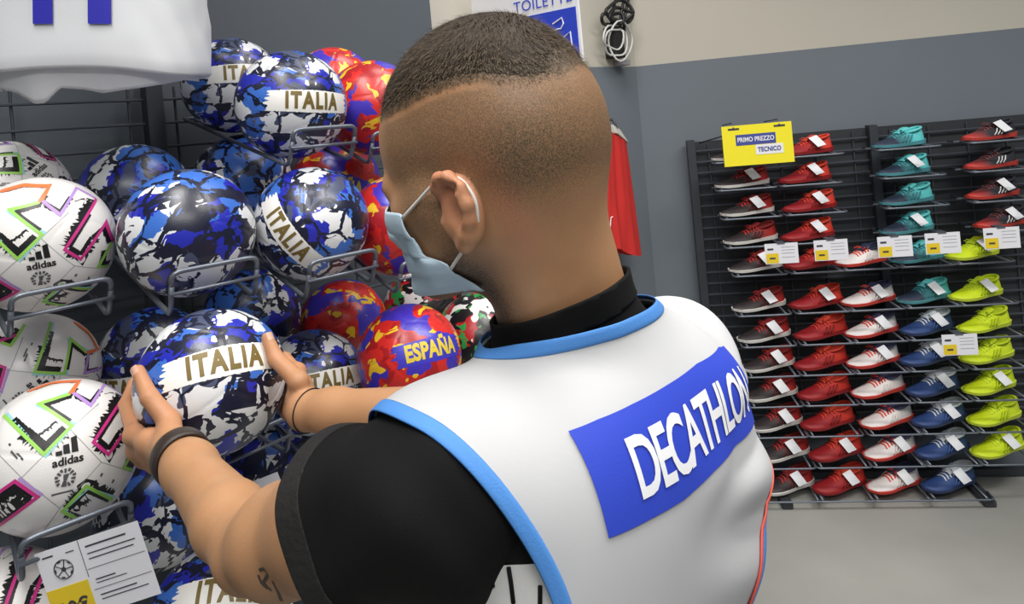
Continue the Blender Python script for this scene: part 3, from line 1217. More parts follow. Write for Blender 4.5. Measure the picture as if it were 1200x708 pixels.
foot_t = rp(1160, 603, 0.42)
sl0 = (rp(812, 200, .06) - cz0).dot(RD)
sl1 = (rp(1026, 200, .06) - cz0).dot(RD)
ztop_r = rp(803, 165, .06).z
srack = empty('shoe_rack', (cz0.x, cz0.y, 0))
tag(srack, 'charcoal slotted wall rack with rows of wire shelves full of running shoes', 'rack')
pitch = sl1 - sl0
sposts = [sl0, sl1, sl1 + pitch]
zbot = 0.16
sfoot = (rp(1158, 600, .27) - cz0).dot(RD) - sl1
under(srack, MB().box(rw((sposts[0] + sposts[-1]) / 2 + .06, .055, .02), (sposts[-1] - sposts[0] + .3, .03, .03), (RD, RN, ZV)).build('base_bar', M_post))
for s in sposts:
    p = under(srack, MB().box(rw(s, .055, (ztop_r + zbot) / 2), (.034, .05, ztop_r - zbot), (RD, RN, ZV)).build('upright', M_post))
    mb = MB()
    for k in range(36):
        mb.box(rw(s, .0806, ztop_r - .03 - k * .046), (.012, .002, .024), (RD, RN, ZV))
    o = mb.build('slot_row', M_black)
    o['kind'] = 'stuff'
    o.parent = p
    o.matrix_parent_inverse = p.matrix_parent_inverse
    ft = under(srack, MB().box(rw(s + sfoot, .165, .015), (.045, .27, .026), (RD, RN, ZV)).build('foot', M_post, None, False, .006))
    under(srack, MB().box(rw(s, .055, .10), (.034, .05, .14), (RD, RN, ZV)).build('upright_base', M_post))
    o = MB().box(rw(s + sfoot, .285, .006), (.14, .06, .012), (RD, RN, ZV)).build('foot_plate', M_post)
    o.parent = ft
    o.matrix_parent_inverse = ft.matrix_parent_inverse
rotR = Matrix(((RD.x, RN.x, 0), (RD.y, RN.y, 0), (0, 0, 1))).to_4x4()
me_b = MB().tube([(-pitch / 2 + .02, 0, 0), (pitch / 2 - .02, 0, 0)], .0045, 6).mesh('back_bar')
me_pan = MB().box((0, 0, 0), (pitch - .036, .006, ztop_r - zbot - .02)).mesh('back_panel')
for s in (sl0 + pitch / 2, sl1 + pitch / 2):
    o = link('back_panel', me_pan, mat('black_panel', (40, 44, 49), .7, vary=.08, vscale=4))
    o.matrix_world = Matrix.Translation(rw(s, .036, (ztop_r + zbot) / 2)) @ rotR
    under(srack, o)
    for z in np.arange(zbot + .03, ztop_r - .02, .05):
        o = link('back_bar', me_b, M_wire_dark)
        o.matrix_world = Matrix.Translation(rw(s, .055, z)) @ rotR
        under(srack, o)
    for k in range(5):
        me_v = MB().tube([(0, 0, zbot), (0, 0, ztop_r - .02)], .003, 6).mesh('back_wire')
        o = link('back_wire', me_v, M_wire_dark)
        o.matrix_world = Matrix.Translation(rw(s - pitch / 2 + pitch * (k + .5) / 5, .048, 0)) @ rotR
        under(srack, o)


# ---------------------------------------------------------------- shoes: toe at -X, heel at +X
def shoe_parts(Ls=0.250):
    ns, na_ = 22, 14
    up, so, li, la = MB(), MB(), MB(), MB()
    st = [(0, .10, .030, 0), (.03, .42, .040, 0), (.08, .66, .048, 0), (.16, .86, .055, 0), (.28, 1.0, .064, 0), (.38, .98, .076, 0), (.48, .90, .088, 0), (.58, .82, .096, .1),
          (.68, .78, .097, .5), (.78, .78, .096, .75), (.88, .76, .102, .7), (.95, .60, .110, .45), (.99, .34, .104, .2), (1.0, .15, .07, 0)]
    hw0 = .046
    zs = .018

    def prof(s):
        for a, b_ in zip(st[:-1], st[1:]):
            if a[0] <= s <= b_[0]:
                t = (s - a[0]) / (b_[0] - a[0])
                return [a[i] + (b_[i] - a[i]) * t for i in (1, 2, 3)]
        return st[-1][1:]
    rings = []
    for i in range(ns + 1):
        s = i / ns
        w_, h, op = prof(s)
        x = (s - .5) * Ls
        ring = []
        for j in range(na_ + 1):
            a = math.pi * j / na_
            ca, sa = math.cos(a), math.sin(a)
            ex = abs(ca) ** .7 * (1 if ca > 0 else -1)
            y = hw0 * w_ * ex * (1 - .30 * sa)
            z = zs + (h - zs) * sa ** .8
            if op > .05 and sa > .93:
                z -= 0.03 * op
            # spring at the toe
            z += .012 * max(0, (.18 - s) / .18) ** 2
            ring.append((x, y, z))
        rings.append(ring)
        up.v += ring
    W_ = na_ + 1
    up.f = [(i * W_ + j, i * W_ + j + 1, (i + 1) * W_ + j + 1, (i + 1) * W_ + j) for i in range(ns) for j in range(na_)]
    up.f.append(tuple(range(W_)))
    up.f.append(tuple(ns * W_ + j for j in range(W_))[::-1])
    # sole
    k = 30
    top, bot = [], []
    outl = []
    for i in range(ns + 1):
        s = i / ns
        outl.append(((s - .5) * (Ls + .008), hw0 * prof(s)[0] * 1.08 + .002, s))
    outl = outl + [(x, -y, s) for x, y, s in reversed(outl)]
    for x, y, s in outl:
        tz = .012 * max(0, (.18 - s) / .18) ** 2
        hh = .022 + .008 * max(0, (s - .6) / .4)
        bot.append((x * .985, y * .93, 0.0 + tz * 1.0))
        top.append((x, y, hh + tz))
    n_ = len(outl)
    so.v = bot + top
    so.f = [tuple(range(n_))[::-1], tuple(range(n_, 2 * n_))] + [(i, (i + 1) % n_, n_ + (i + 1) % n_, n_ + i) for i in range(n_)]
    # dark opening with padded collar ring
    ring = []
    for t in np.linspace(0, 2 * math.pi, 22, endpoint=False):
        x = Ls * (.295 + .165 * math.cos(t))
        y = .030 * math.sin(t)
        z = .100 + .010 * math.cos(t) - .003
        ring.append((x, y, z))
    li.tube(ring, .0065, 7, closed=True)
    li.add([(x * .99, y * .95, z - .006) for x, y, z in ring], [tuple(range(22))])
    # tongue and laces
    to = MB()
    to.v = [(Ls * (-.03 + .20 * t), yy, .092 + .030 * t + (.004 if abs(yy) < .01 else 0)) for t in np.linspace(0, 1, 5) for yy in (-.02, -.008, .008, .02)]
    to.f = [(i * 4 + j, i * 4 + j + 1, (i + 1) * 4 + j + 1, (i + 1) * 4 + j) for i in range(4) for j in range(3)]
    for i in range(5):
        s = .36 + .055 * i
        w_, h, op = prof(s)
        x = (s - .5) * Ls
        la.tube([(x, -.024, h - .012), (x + .004, -.012, h + .003), (x + .006, 0, h + .006), (x + .004, .012, h + .003), (x, .024, h - .012)], .0034, 6)
    for sg in (-1, 1):
        la.tube([((.56 - .5) * Ls, 0, .104), ((.52 - .5) * Ls, sg * .02, .116), ((.48 - .5) * Ls, sg * .028, .104), ((.55 - .5) * Ls, 0, .104)], .0024, 6)
    tg = MB().box(((.60 - .5) * Ls, -.045, .085), (.042, .0012, .080), (Vector((.98, 0, .2)), Vector((0, .9, -.42)).normalized(), Vector((-.2, .42, .88)).normalized()))
    stp = MB()
    for i in range(3):
        x = (.46 + .07 * i - .5) * Ls
        for sg in (-1, 1):
            stp.tube([(x - .012, sg * .046, .030), (x + .004, sg * .0435, .052), (x + .016, sg * .036, .074)], .0028, 5)
    for b_ in (up, so, li, to, la, tg, stp):
        b_.v = [(x, y, z * .56 * (.82 + .36 * min(1, max(0, x / Ls + .5)))) for x, y, z in b_.v]
    return dict(sole=so.mesh('sole'), upper=up.mesh('upper', True), collar=li.mesh('collar', True), tongue=to.mesh('tongue', True), laces=la.mesh('laces', True), price_tag=tg.mesh('price_tag'), side_stripe=stp.mesh('side_stripe', True))


SP = shoe_parts()


def kind_mats(nm, ua, ub, sole, collar, lace, stripe, x0=-.06, x1=.05):
    return dict(upper=gradient_mat(nm + '_mesh', ua, ub, x0, x1), sole=mat(nm + '_sole', sole, .6), collar=mat(nm + '_collar', collar, .8), tongue=mat(nm + '_collar', collar, .8),
                laces=mat(nm + '_lace', lace, .7), side_stripe=mat(nm + '_stripe', stripe, .5), price_tag=mat('shoe_tag', (224, 226, 230), .5))


KIND = {
    'dark': ('dark grey and red running shoe with white sole', kind_mats('dark_red', (48, 40, 42), (176, 42, 38), (224, 222, 216), (130, 34, 34), (190, 46, 42), (40, 36, 38), -.01, .10)),
    'red': ('red running shoe with orange heel', kind_mats('red', (146, 24, 32), (208, 58, 42), (150, 28, 32), (200, 62, 42), (210, 66, 48), (120, 22, 28), -.02, .09)),
    'white': ('white running shoe with red laces and red sole', kind_mats('white_red', (222, 216, 214), (232, 226, 222), (206, 64, 54), (40, 44, 72), (226, 66, 44), (226, 220, 216))),
    'cyan': ('navy and turquoise running shoe', kind_mats('cyan', (36, 46, 66), (92, 196, 196), (80, 150, 160), (96, 200, 200), (70, 150, 160), (60, 120, 130), -.03, .07)),
    'blue': ('navy blue running shoe with pale collar', kind_mats('blue', (40, 66, 120), (58, 84, 130), (46, 60, 96), (196, 204, 210), (210, 214, 218), (60, 90, 150))),
    'lime': ('lime yellow running shoe', kind_mats('lime', (196, 216, 20), (206, 226, 40), (200, 216, 60), (190, 210, 30), (206, 226, 50), (180, 200, 20))),
    'black': ('black running shoe with red toe and white heel', kind_mats('black_red', (196, 52, 44), (44, 44, 50), (190, 60, 50), (40, 40, 46), (120, 60, 60), (220, 220, 220), -.12, -.02)),
}
ORD = ['twelfth', 'eleventh', 'tenth', 'ninth', 'eighth', 'seventh', 'sixth', 'fifth', 'fourth', 'third', 'second', 'lowest']
# pixel of the middle of each shoe's sole, row by row from the top
ROWS = [
    [('dark', 868, 188), ('red', 948, 181), ('cyan', 1058, 172), ('black', 1166, 166)],
    [('dark', 872, 218), ('red', 946, 214), ('cyan', 1064, 207), ('black', 1168, 199)],
    [('dark', 878, 251), ('red', 952, 247), ('cyan', 1068, 241), ('black', 1170, 235)],
    [('dark', 882, 284), ('red', 950, 283), ('cyan', 1068, 274), ('black', 1180, 268)],
    [('dark', 888, 319), ('red', 954, 317), ('white', 1014, 312), ('cyan', 1080, 306), ('lime', 1146, 303)],
    [('dark', 892, 365), ('red', 960, 361), ('white', 1022, 359), ('cyan', 1088, 355), ('lime', 1150, 351)],
    [('dark', 898, 401), ('red', 966, 398), ('white', 1026, 396), ('blue', 1092, 392), ('lime', 1160, 387)],
    [('dark', 903, 436), ('red', 966, 434), ('white', 1028, 431), ('blue', 1092, 427), ('lime', 1163, 423)],
    [('dark', 906, 470), ('red', 970, 470), ('white', 1034, 466), ('blue', 1099, 462), ('lime', 1166, 460)],
    [('dark', 912, 506), ('red', 974, 504), ('white', 1044, 502), ('blue', 1106, 498), ('lime', 1172, 497)],
    [('dark', 920, 541), ('red', 984, 542), ('white', 1048, 540), ('blue', 1110, 535), ('lime', 1176, 532)],
    [('dark', 926, 580), ('red', 988, 579), ('white', 1052, 577), ('blue', 1118, 573)],
]
SOFF = 0.20
rr = random.Random(3)
for ri, row in enumerate(ROWS):
    pts = [rp(x, y, SOFF + .045) for _, x, y in row]
    ss = np.array([(p - cz0).dot(RD) for p in pts])
    zz = np.array([p.z for p in pts])
    zrow = float(zz.mean())
    cz_ = [zrow for z in zz]
    for (kd, x, y), s, z in zip(row, ss, cz_):
        lab, ms = KIND[kd]
        yaw = math.radians(rr.uniform(23, 26))
        ax = (RD * math.cos(yaw) - RN * math.sin(yaw) * 1).normalized()
        # toe turned a little out into the room
        ay = ZV.cross(ax)
        mtx = frame(ax, ay, ZV, rw(s, SOFF, z + .0050))
        root = empty('running_shoe', mtx=mtx)
        tag(root, f'{lab} on the {ORD[ri]} shelf row', 'shoe', 'running shoes on the wall rack')
        for nm, me in SP.items():
            if nm == 'price_tag' and rr.random() < .22:
                continue
            o = bpy.data.objects.new(nm, me)
            col.objects.link(o)
            o.parent = root
            if not me.materials:
                me.materials.append(ms[nm])
            o.material_slots[0].link = 'OBJECT'
            o.material_slots[0].material = ms[nm]
            if nm in ('side_stripe', 'laces'):
                o['kind'] = 'stuff'
        # wire shelf below this shoe: two prongs from the rack and a front wire
        hw_ = .108 if len(row) == 5 else .12
        tr = MB()
        for sg in (-.8, .8):
            tr.tube([rw(s + sg * hw_, .075, z), rw(s + sg * hw_, SOFF + .10, z)], .0042, 6)
        tr.tube(fillet([rw(s - hw_, SOFF + .05, z + .0), rw(s - hw_, SOFF + .11, z), rw(s + hw_, SOFF + .11, z), rw(s + hw_, SOFF + .05, z)], .02), .0042, 6)
        tr.tube([rw(s - hw_, SOFF - .03, z), rw(s + hw_, SOFF - .03, z)], .0042, 6)
        under(srack, tr.build('wire_shelf', M_wire, None, True))

# price cards on the shoe rack
for i, (x, y, lab) in enumerate(((916, 297, 'dark grey shoe'), (974, 293, 'red shoe'), (1049, 289, 'white shoe'), (1105, 285, 'turquoise shoe'), (1174, 279, 'lime shoe'), (1125, 404, 'lime shoe'))):
    c = rp(x, y, SOFF + .165)
    wd, hg = .128, .082
    x_ = RD
    root = empty('shelf_price_card', c)
    tag(root, f'white shelf price card with yellow corner by the {lab} of the {"eighth" if i < 5 else "fifth"} row', 'price tag', 'price cards on the shoe rack')

    def q(u, v, l=0.0):
        return RD * (u * wd) + ZV * (v * hg) + RN * l

    def rect(nm, u0_, v0, u1, v1, mt_, l):
        MB().prism([q(u0_, v0, l), q(u1, v0, l), q(u1, v1, l), q(u0_, v1, l)], RN * -0.0006).build(nm, mt_, root)
    rect('card', -.5, -.5, .5, .5, M_card, 0)
    rect('yellow_field', -.47, -.46, -.1, .02, M_cyel, .0008)
    rect('icon', -.42, .18, -.24, .27, M_ink, .0008)
    rect('price', -.37, -.26, -.2, -.18, M_ink, .0016)
    for v in (.3, .15, 0, -.2):
        rect('print_line', 0.0, v, .4, v + .02, mat('pale_ink', (160, 160, 166), .6), .0008)
    MB().box(q(0, .5, -.02), (.03, .045, .006), (RD, RN, ZV)).build('clip', M_wire, root)

# yellow sign over the top row
c = rp(888, 169, SOFF + .13)
ys = empty('promotion_sign', c)
tag(ys, 'yellow hanging sign with a blue bar of lettering over the shoe rack', 'sign')
M_ysign = mat('yellow_sign', (240, 226, 40), .5)
M_ybl = mat('sign_ultramarine', (66, 76, 150), .5)
sx = (rp(929, 165, SOFF + .13) - rp(847, 171, SOFF + .13)).length
hgt = .165


def q(u, v, l=0.0):
    return RD * u + ZV * v + RN * l


def rect(nm, u0_, v0, u1, v1, mt_, l, th=.0008):
    return MB().prism([q(u0_, v0, l), q(u1, v0, l), q(u1, v1, l), q(u0_, v1, l)], RN * -th).build(nm, mt_, ys)


rect('board', -sx / 2, -hgt / 2, sx / 2, hgt / 2, M_ysign, 0, .006)
rect('blue_bar', -.085, .0, .072, .044, M_ybl, .001)
rect('white_bar', -.01, -.042, .098, -.002, mat('sign_white', (232, 232, 236), .5), .0012)
flat_text('lettering', 'PRIMO PREZZO', .026, lambda X, Y: q(X - .0065, Y + .022, .002), mat('sign_white', (232, 232, 236), .5), ys, .0006, .80)
flat_text('lettering', 'TECNICO', .026, lambda X, Y: q(X + .044, Y - .022, .003), M_ybl, ys, .0006, .80)
for dx in (-.09, .09):
    rect('slot', dx - .022, hgt / 2 - .018, dx + .022, hgt / 2 - .010, M_ink, .001)
    MB().tube([q(dx, hgt / 2 - .012, .004), q(dx, hgt / 2 + .012, -.02), q(dx, hgt / 2 + .0, -.265)], .0032, 6).build('bracket_wire', M_wire, ys, True)
MB().tube([q(-sx / 2 + .04, hgt / 2 - .03, -.01), q(-sx / 2 - .06, hgt / 2 - .07, -.26)], .0032, 6).build('bracket_wire', M_wire_dark, ys, True)
# ================================================================ THE MAN
f32 = np.float32


def A(v):
    return np.array(v, dtype=np.float64)


def PA(px, py, d):
    return A(P(px, py, d))


def smin(a, b, k):
    h = np.clip(0.5 + 0.5 * (b - a) / k, 0, 1)
    return b + (a - b) * h - k * h * (1 - h)


class Cone:                                            # rounded cone between two spheres
    def __init__(s, a, b, ra, rb, k=0.015, neg=False):
        s.a, s.b, s.ra, s.rb, s.k, s.neg = A(a), A(b), ra, rb, k, neg

    def __call__(s, p):
        ba = s.b - s.a
        t = np.clip(((p - s.a) @ ba) / max(1e-9, ba @ ba), 0, 1)
        q = p - s.a - t[:, None] * ba
        return np.sqrt((q * q).sum(1)) - (s.ra + (s.rb - s.ra) * t)


class Ell:                                             # ellipsoid in a frame of its own
    def __init__(s, c, r, fr=None, k=0.015, neg=False):
        s.c, s.r, s.k, s.neg = A(c), A(r), k, neg
        s.m = np.eye(3) if fr is None else fr          # rows are the axes

    def __call__(s, p):
        q = (p - s.c) @ s.m.T
        k0 = np.sqrt(((q / s.r) ** 2).sum(1))
        k1 = np.sqrt(((q / s.r ** 2) ** 2).sum(1)) + 1e-9
        return k0 * (k0 - 1) / k1


class Field:
    def __init__(s, prims, off=0.0, disp=None):
        s.p, s.off, s.disp = prims, off, disp

    def ev(s, p, prims=None):
        d = None
        for q in (prims if prims is not None else s.p):
            v = q(p)
            if q.neg:
                d = -smin(-d, v, q.k) if d is not None else None
            else:
                d = v if d is None else smin(d, v, q.k)
        if d is None:
            d = np.full(len(p), 9.0)
        d = d - s.off
        if s.disp is not None:
            d = d + s.disp(p)
        return d

    def grad(s, p, h=0.0015):
        g = np.stack([s.ev(p + e) - s.ev(p - e) for e in np.eye(3) * h], 1)
        return g / (np.linalg.norm(g, axis=1, keepdims=True) + 1e-9)

    def march(s, o, d, t0, t1):
        """first hit of the rays o + t d; NaN where they miss"""
        o, d = np.atleast_2d(o), np.atleast_2d(d)
        L = np.linalg.norm(d, axis=1, keepdims=True)
        d = d / L
        t = np.full(len(d), t0)
        for _ in range(90):
            t = t + 0.75 * np.clip(s.ev(o + t[:, None] * d), -0.05, 0.05)
        p = o + t[:, None] * d
        ok = (np.abs(s.ev(p)) < 0.002) & (t < t1)
        p[~ok] = np.nan
        return p

    def see(s, pts):
        d = np.array([A(ray(x, y)) for x, y in pts])
        return s.march(np.repeat(A(CAM)[None], len(d), 0), d, 0.25, 2.0)

    def polygonise(s, lo, hi, h, B=16):
        lo, hi = A(lo), A(hi)
        nb = np.ceil((hi - lo) / (h * B)).astype(int)
        gi = np.stack(np.meshgrid(*[np.arange(n) for n in nb], indexing='ij'), -1).reshape(-1, 3)
        cen = lo + (gi + 0.5) * h * B
        vals = np.stack([q(cen) for q in s.p], 1)
        tot = s.ev(cen)
        rad = h * B * 0.5 * 3 ** .5
        act = np.abs(tot) < rad * 1.6 + 0.012
        c = np.arange(B + 1)
        loc = np.stack(np.meshgrid(c, c, c, indexing='ij'), -1).reshape(-1, 3)
        N_ = nb * B + 2
        key = lambda g: (g[:, 0] * N_[1] + g[:, 1]) * N_[2] + g[:, 2]
        K, V, quads = [], [], []
        C8 = [(i, j, k) for i in (0, 1) for j in (0, 1) for k in (0, 1)]
        E12 = [(a, b) for a in range(8) for b in range(a + 1, 8) if sum(abs(C8[a][m_] - C8[b][m_]) for m_ in range(3)) == 1]
        for bi in np.nonzero(act)[0]:
            pr = [q for q, v in zip(s.p, vals[bi]) if v < rad * 1.3 + 0.05 + max(0, tot[bi]) or q.neg]
            f = s.ev(lo + (gi[bi] * B + loc) * h, pr).reshape(B + 1, B + 1, B + 1)
            if f.min() > 0 or f.max() < 0:
                continue
            cs = np.stack([f[i:B + i, j:B + j, k:B + k] for i, j, k in C8], -1).reshape(-1, 8)
            mixed = (cs < 0).any(1) & (cs >= 0).any(1)
            ids = np.nonzero(mixed)[0]
            if not len(ids):
                continue
            v8 = cs[ids]
            acc, cnt = np.zeros((len(ids), 3)), np.zeros(len(ids))
            for a, b in E12:
                x = (v8[:, a] < 0) != (v8[:, b] < 0)
                t = np.where(x, v8[:, a] / np.where(x, v8[:, a] - v8[:, b], 1), 0)
                acc += np.where(x[:, None], A(C8[a]) + t[:, None] * (A(C8[b]) - A(C8[a])), 0)
                cnt += x
            cell = np.stack(np.unravel_index(ids, (B, B, B)), -1)
            g = gi[bi] * B + cell
            K.append(key(g + 1))
            V.append(lo + (g + acc / cnt[:, None]) * h)
            for ax_, nb_ in ((0, 4), (1, 2), (2, 1)):
                s0, s1 = v8[:, 0] < 0, v8[:, nb_] < 0
                e_ = s0 != s1
                if e_.any():
                    u_, w_ = np.eye(3, dtype=int)[(ax_ + 1) % 3], np.eye(3, dtype=int)[(ax_ + 2) % 3]
                    ge = g[e_] + 1
                    q4 = np.stack([key(ge), key(ge - u_), key(ge - u_ - w_), key(ge - w_)], 1)
                    fl_ = s0[e_]
                    q4[~fl_] = q4[~fl_][:, ::-1]
                    quads.append(q4)
        K, V, quads = np.concatenate(K), np.concatenate(V), np.concatenate(quads)
        K, first = np.unique(K, return_index=True)
        V = V[first]
        idx = np.searchsorted(K, quads)
        idx = np.clip(idx, 0, len(K) - 1)
        good = (K[idx] == quads).all(1)
        return V, idx[good]


def mesh_normals(V, F):
    n = np.cross(V[F[:, 2]] - V[F[:, 0]], V[F[:, 3]] - V[F[:, 1]])
    out_ = np.zeros_like(V)
    for i in range(4):
        for a in range(3):
            out_[:, a] += np.bincount(F[:, i], n[:, a], len(V))
    return out_ / (np.linalg.norm(out_, axis=1, keepdims=True) + 1e-12)


def np_mesh(name, V, F, material=None, smooth=True):
    me = bpy.data.meshes.new(name)
    me.from_pydata(V.tolist(), [], F.tolist() if hasattr(F, 'tolist') else F)
    me.update()
    if smooth:
        me.shade_smooth()
    if material:
        me.materials.append(material)
    return me


def clip(V, T, g):
    """keep the part of a triangle mesh where g < 0"""
    ins = g < 0
    cnt = ins[T].sum(1)
    out = [T[cnt == 3]]
    newv, cache = [], {}

    def cut(a, b):
        k_ = (a, b) if a < b else (b, a)
        if k_ not in cache:
            t = g[a] / (g[a] - g[b])
            cache[k_] = len(V) + len(newv)
            newv.append(V[a] + (V[b] - V[a]) * t)
        return cache[k_]
    ex = []
    for tri in T[(cnt == 1) | (cnt == 2)]:
        tri = list(tri)
        c = [ins[i] for i in tri]
        if sum(c) == 1:
            while not ins[tri[0]]:
                tri = tri[1:] + tri[:1]
            a, b, d = tri
            ex.append((a, cut(a, b), cut(a, d)))
        else:
            while ins[tri[0]]:
                tri = tri[1:] + tri[:1]
            a, b, d = tri
            p, q = cut(a, b), cut(a, d)
            ex += [(p, b, d), (p, d, q)]
    if ex:
        out.append(np.array(ex))
    T2 = np.concatenate(out)
    V2 = np.concatenate([V, np.array(newv)]) if newv else V
    used, inv = np.unique(T2, return_inverse=True)
    return V2[used], inv.reshape(T2.shape)


def tri(F):
    return np.concatenate([F[:, [0, 1, 2]], F[:, [0, 2, 3]]])


# ---------------------------------------------------------------- pose: joints placed in the room
LSH, RSH = PA(512, 572, 0.53), PA(790, 432, 0.76)
LEL, LWR = PA(297, 645, 0.67), PA(209, 532, 0.882)
REL, RWR = PA(545, 490, 0.87), PA(359, 481, 0.99)
MID = (LSH + RSH) / 2
XB = RSH - LSH
XB[2] = 0
XB /= np.linalg.norm(XB)
ZB = A((0, 0, 1))
YB = np.cross(ZB, XB)                                  # the way he faces
BFR = np.stack([XB, YB, ZB])


def bp_(x, y, z):
    return MID + XB * x + YB * y + ZB * z


def to_body(p):
    return (p - MID) @ BFR.T


# head frame
HO_ = PA(578, 196, 0.605)
yaw_f = A((-0.86, 0.51, 0))
yaw_f /= np.linalg.norm(yaw_f)
pit = math.radians(10)
HF = yaw_f * math.cos(pit) - ZB * math.sin(pit)
HL = np.cross(ZB, yaw_f)
HL /= np.linalg.norm(HL)
HU = np.cross(HF, HL)
HFR = np.stack([HF, HL, HU])


def hp(f, l, u):
    return HO_ + HF * f + HL * l + HU * u


def to_head(p):
    return (p - HO_) @ HFR.T


HELDC = A(HELD)
def hq(f, l, u):
    return hp(f, l, u * .77 if u < 0 else u)


head_pr = [
    Ell(hq(-.007, 0, .040), (.099, .077, .090), HFR, .02),
    Ell(hq(.044, 0, .030), (.053, .064, .062), HFR, .02),
    Ell(hq(-.052, 0, .010), (.055, .066, .068), HFR, .03),
    Ell(hq(.040, 0, -.045), (.052, .058, .068), HFR, .03),
    Ell(hq(.012, 0, -.045), (.06, .064, .05), HFR, .03),
]
for sg in (-1, 1):
    head_pr += [Cone(hq(.004, sg * .050, -.062), hq(.072, sg * .022, -.112), .017, .015, .02),
                Cone(hq(.030, sg * .056, -.028), hq(.066, sg * .044, -.028), .014, .014, .02),
                Cone(hq(.088, sg * .014, .004), hq(.078, sg * .044, .004), .011, .010, .012)]
head_pr += [Ell(hq(.080, 0, -.112), (.020, .022, .016), HFR, .02),
            Cone(hq(.094, 0, -.002), hq(.117, 0, -.044), .008, .011, .010),
            Ell(hq(.106, .012, -.049), (.011, .009, .008), HFR, .006), Ell(hq(.106, -.012, -.049), (.011, .009, .008), HFR, .006),
            Ell(hq(.094, 0, -.076), (.010, .024, .007), HFR, .008), Ell(hq(.092, 0, -.088), (.010, .020, .007), HFR, .006)]
for sg in (-1, 1):
    head_pr += [Ell(hq(.098, sg * .032, -.016), (.016, .020, .012), HFR, .010, True),
                Ell(hq(.079, sg * .032, -.016), (.0125, .0145, .0115), HFR, .004)]
    EZ = -.016
    # ear: rim, antihelix, lobe and a hollow
    rim = [(.006, .074, .000), (.002, .083, .012), (-.008, .089, .018), (-.020, .092, .015), (-.029, .094, .002), (-.030, .093, -.014), (-.024, .090, -.028), (-.014, .085, -.040), (-.006, .080, -.046), (-.001, .076, -.040)]
    rim = [(-.012 + (f_ + .012) * .86, .074 + (l_ - .074) * .9, -.012 + (u_ + .014) * .84) for f_, l_, u_ in rim]
    ce, se = math.cos(math.radians(7)), math.sin(math.radians(7))
    rim = [(-.012 + (f_ + .012) * ce + (u_ + .014) * se, l_, -.014 - (f_ + .012) * se + (u_ + .014) * ce) for f_, l_, u_ in rim]
    rad_ = [.0050, .0052, .0052, .0054, .0056, .0056, .0056, .0066, .0072, .006]
    earT = Cone
    head_pr.append(Ell(hp(-.014, sg * .079, -.014 + EZ), (.019, .009, .030), HFR, .006))
    for (a, b, ra, rb) in zip(rim[:-1], rim[1:], rad_[:-1], rad_[1:]):
        head_pr.append(Cone(hp(a[0], sg * a[1], a[2] + EZ), hp(b[0], sg * b[1], b[2] + EZ), ra, rb, .0035))
    head_pr.append(Ell(hp(-.012, sg * .094, -.014 + EZ), (.010, .009, .013), HFR, .004, True))
    head_pr.append(Cone(hp(-.022, sg * .095, .004 + EZ), hp(-.008, sg * .094, .009 + EZ), .0035, .0035, .004, True))
    head_pr.append(Cone(hp(.003, sg * .079, -.020 + EZ), hp(.001, sg * .078, -.028 + EZ), .0055, .005, .004))

neck_pr = [Cone(hp(-.030, 0, -.040), bp_(0, .000, .062), .053, .061, .025), Cone(hp(-.045, 0, -.03), bp_(0, -.024, .05), .036, .045, .03)]
torso_pr = [
    Ell(bp_(0, .015, -.16), (.164, .108, .22), BFR, .05),
    Ell(bp_(0, -.018, -.07), (.150, .092, .13), BFR, .05),
    Ell(bp_(.085, -.055, -.08), (.072, .052, .11), BFR, .05), Ell(bp_(-.085, -.055, -.08), (.072, .052, .11), BFR, .05),
    Ell(bp_(.075, .07, -.10), (.075, .045, .07), BFR, .04), Ell(bp_(-.075, .07, -.10), (.075, .045, .07), BFR, .04),
    Ell(bp_(0, .01, -.38), (.150, .105, .20), BFR, .06),
    Ell(bp_(0, .0, -.54), (.165, .115, .13), BFR, .05),
    Ell(bp_(0, -.045, .005), (.115, .066, .085), BFR, .04),
    Cone(bp_(0, -.02, .055), LSH + ZB * .002 + XB * .03, .050, .040, .03), Cone(bp_(0, -.02, .055), RSH + ZB * .002 - XB * .03, .050, .040, .03),
]


def lerp(a, b, t):
    return a + (b - a) * t


def arm(sh, el, wr, bend):
    return [Ell(sh, (.060, .060, .062), None, .03),
            Cone(sh, lerp(sh, el, .45), .058, .054, .03), Cone(lerp(sh, el, .45), lerp(sh, el, .8), .054, .046, .03), Cone(lerp(sh, el, .8), el, .046, .037, .02),
            Cone(el, lerp(el, wr, .25), .036, .0375, .010), Cone(lerp(el, wr, .25), lerp(el, wr, .8), .0375, .0295, .012), Cone(lerp(el, wr, .8), wr, .0295, .0285, .02)]


arm_pr = arm(LSH, LEL, LWR, 1) + arm(RSH, REL, RWR, -1)


def out(p, r, touch=False):
    """keep a finger joint on or outside the held ball"""
    p = A(p)
    v = p - HELDC
    L = np.linalg.norm(v)
    R_ = BR + r + .003
    return HELDC + v / L * (R_ if touch else max(L, R_))


def bdir(x, y, z, r):
    v = A((x, y, z))
    return HELDC + v / np.linalg.norm(v) * (BR + r + .003)


def finger(j, r0):
    rs_ = [r0, r0 * .93, r0 * .86, r0 * .78]
    return [Cone(j[i], j[i + 1], rs_[i], rs_[i + 1], .004 if i else .008) for i in range(len(j) - 1)]


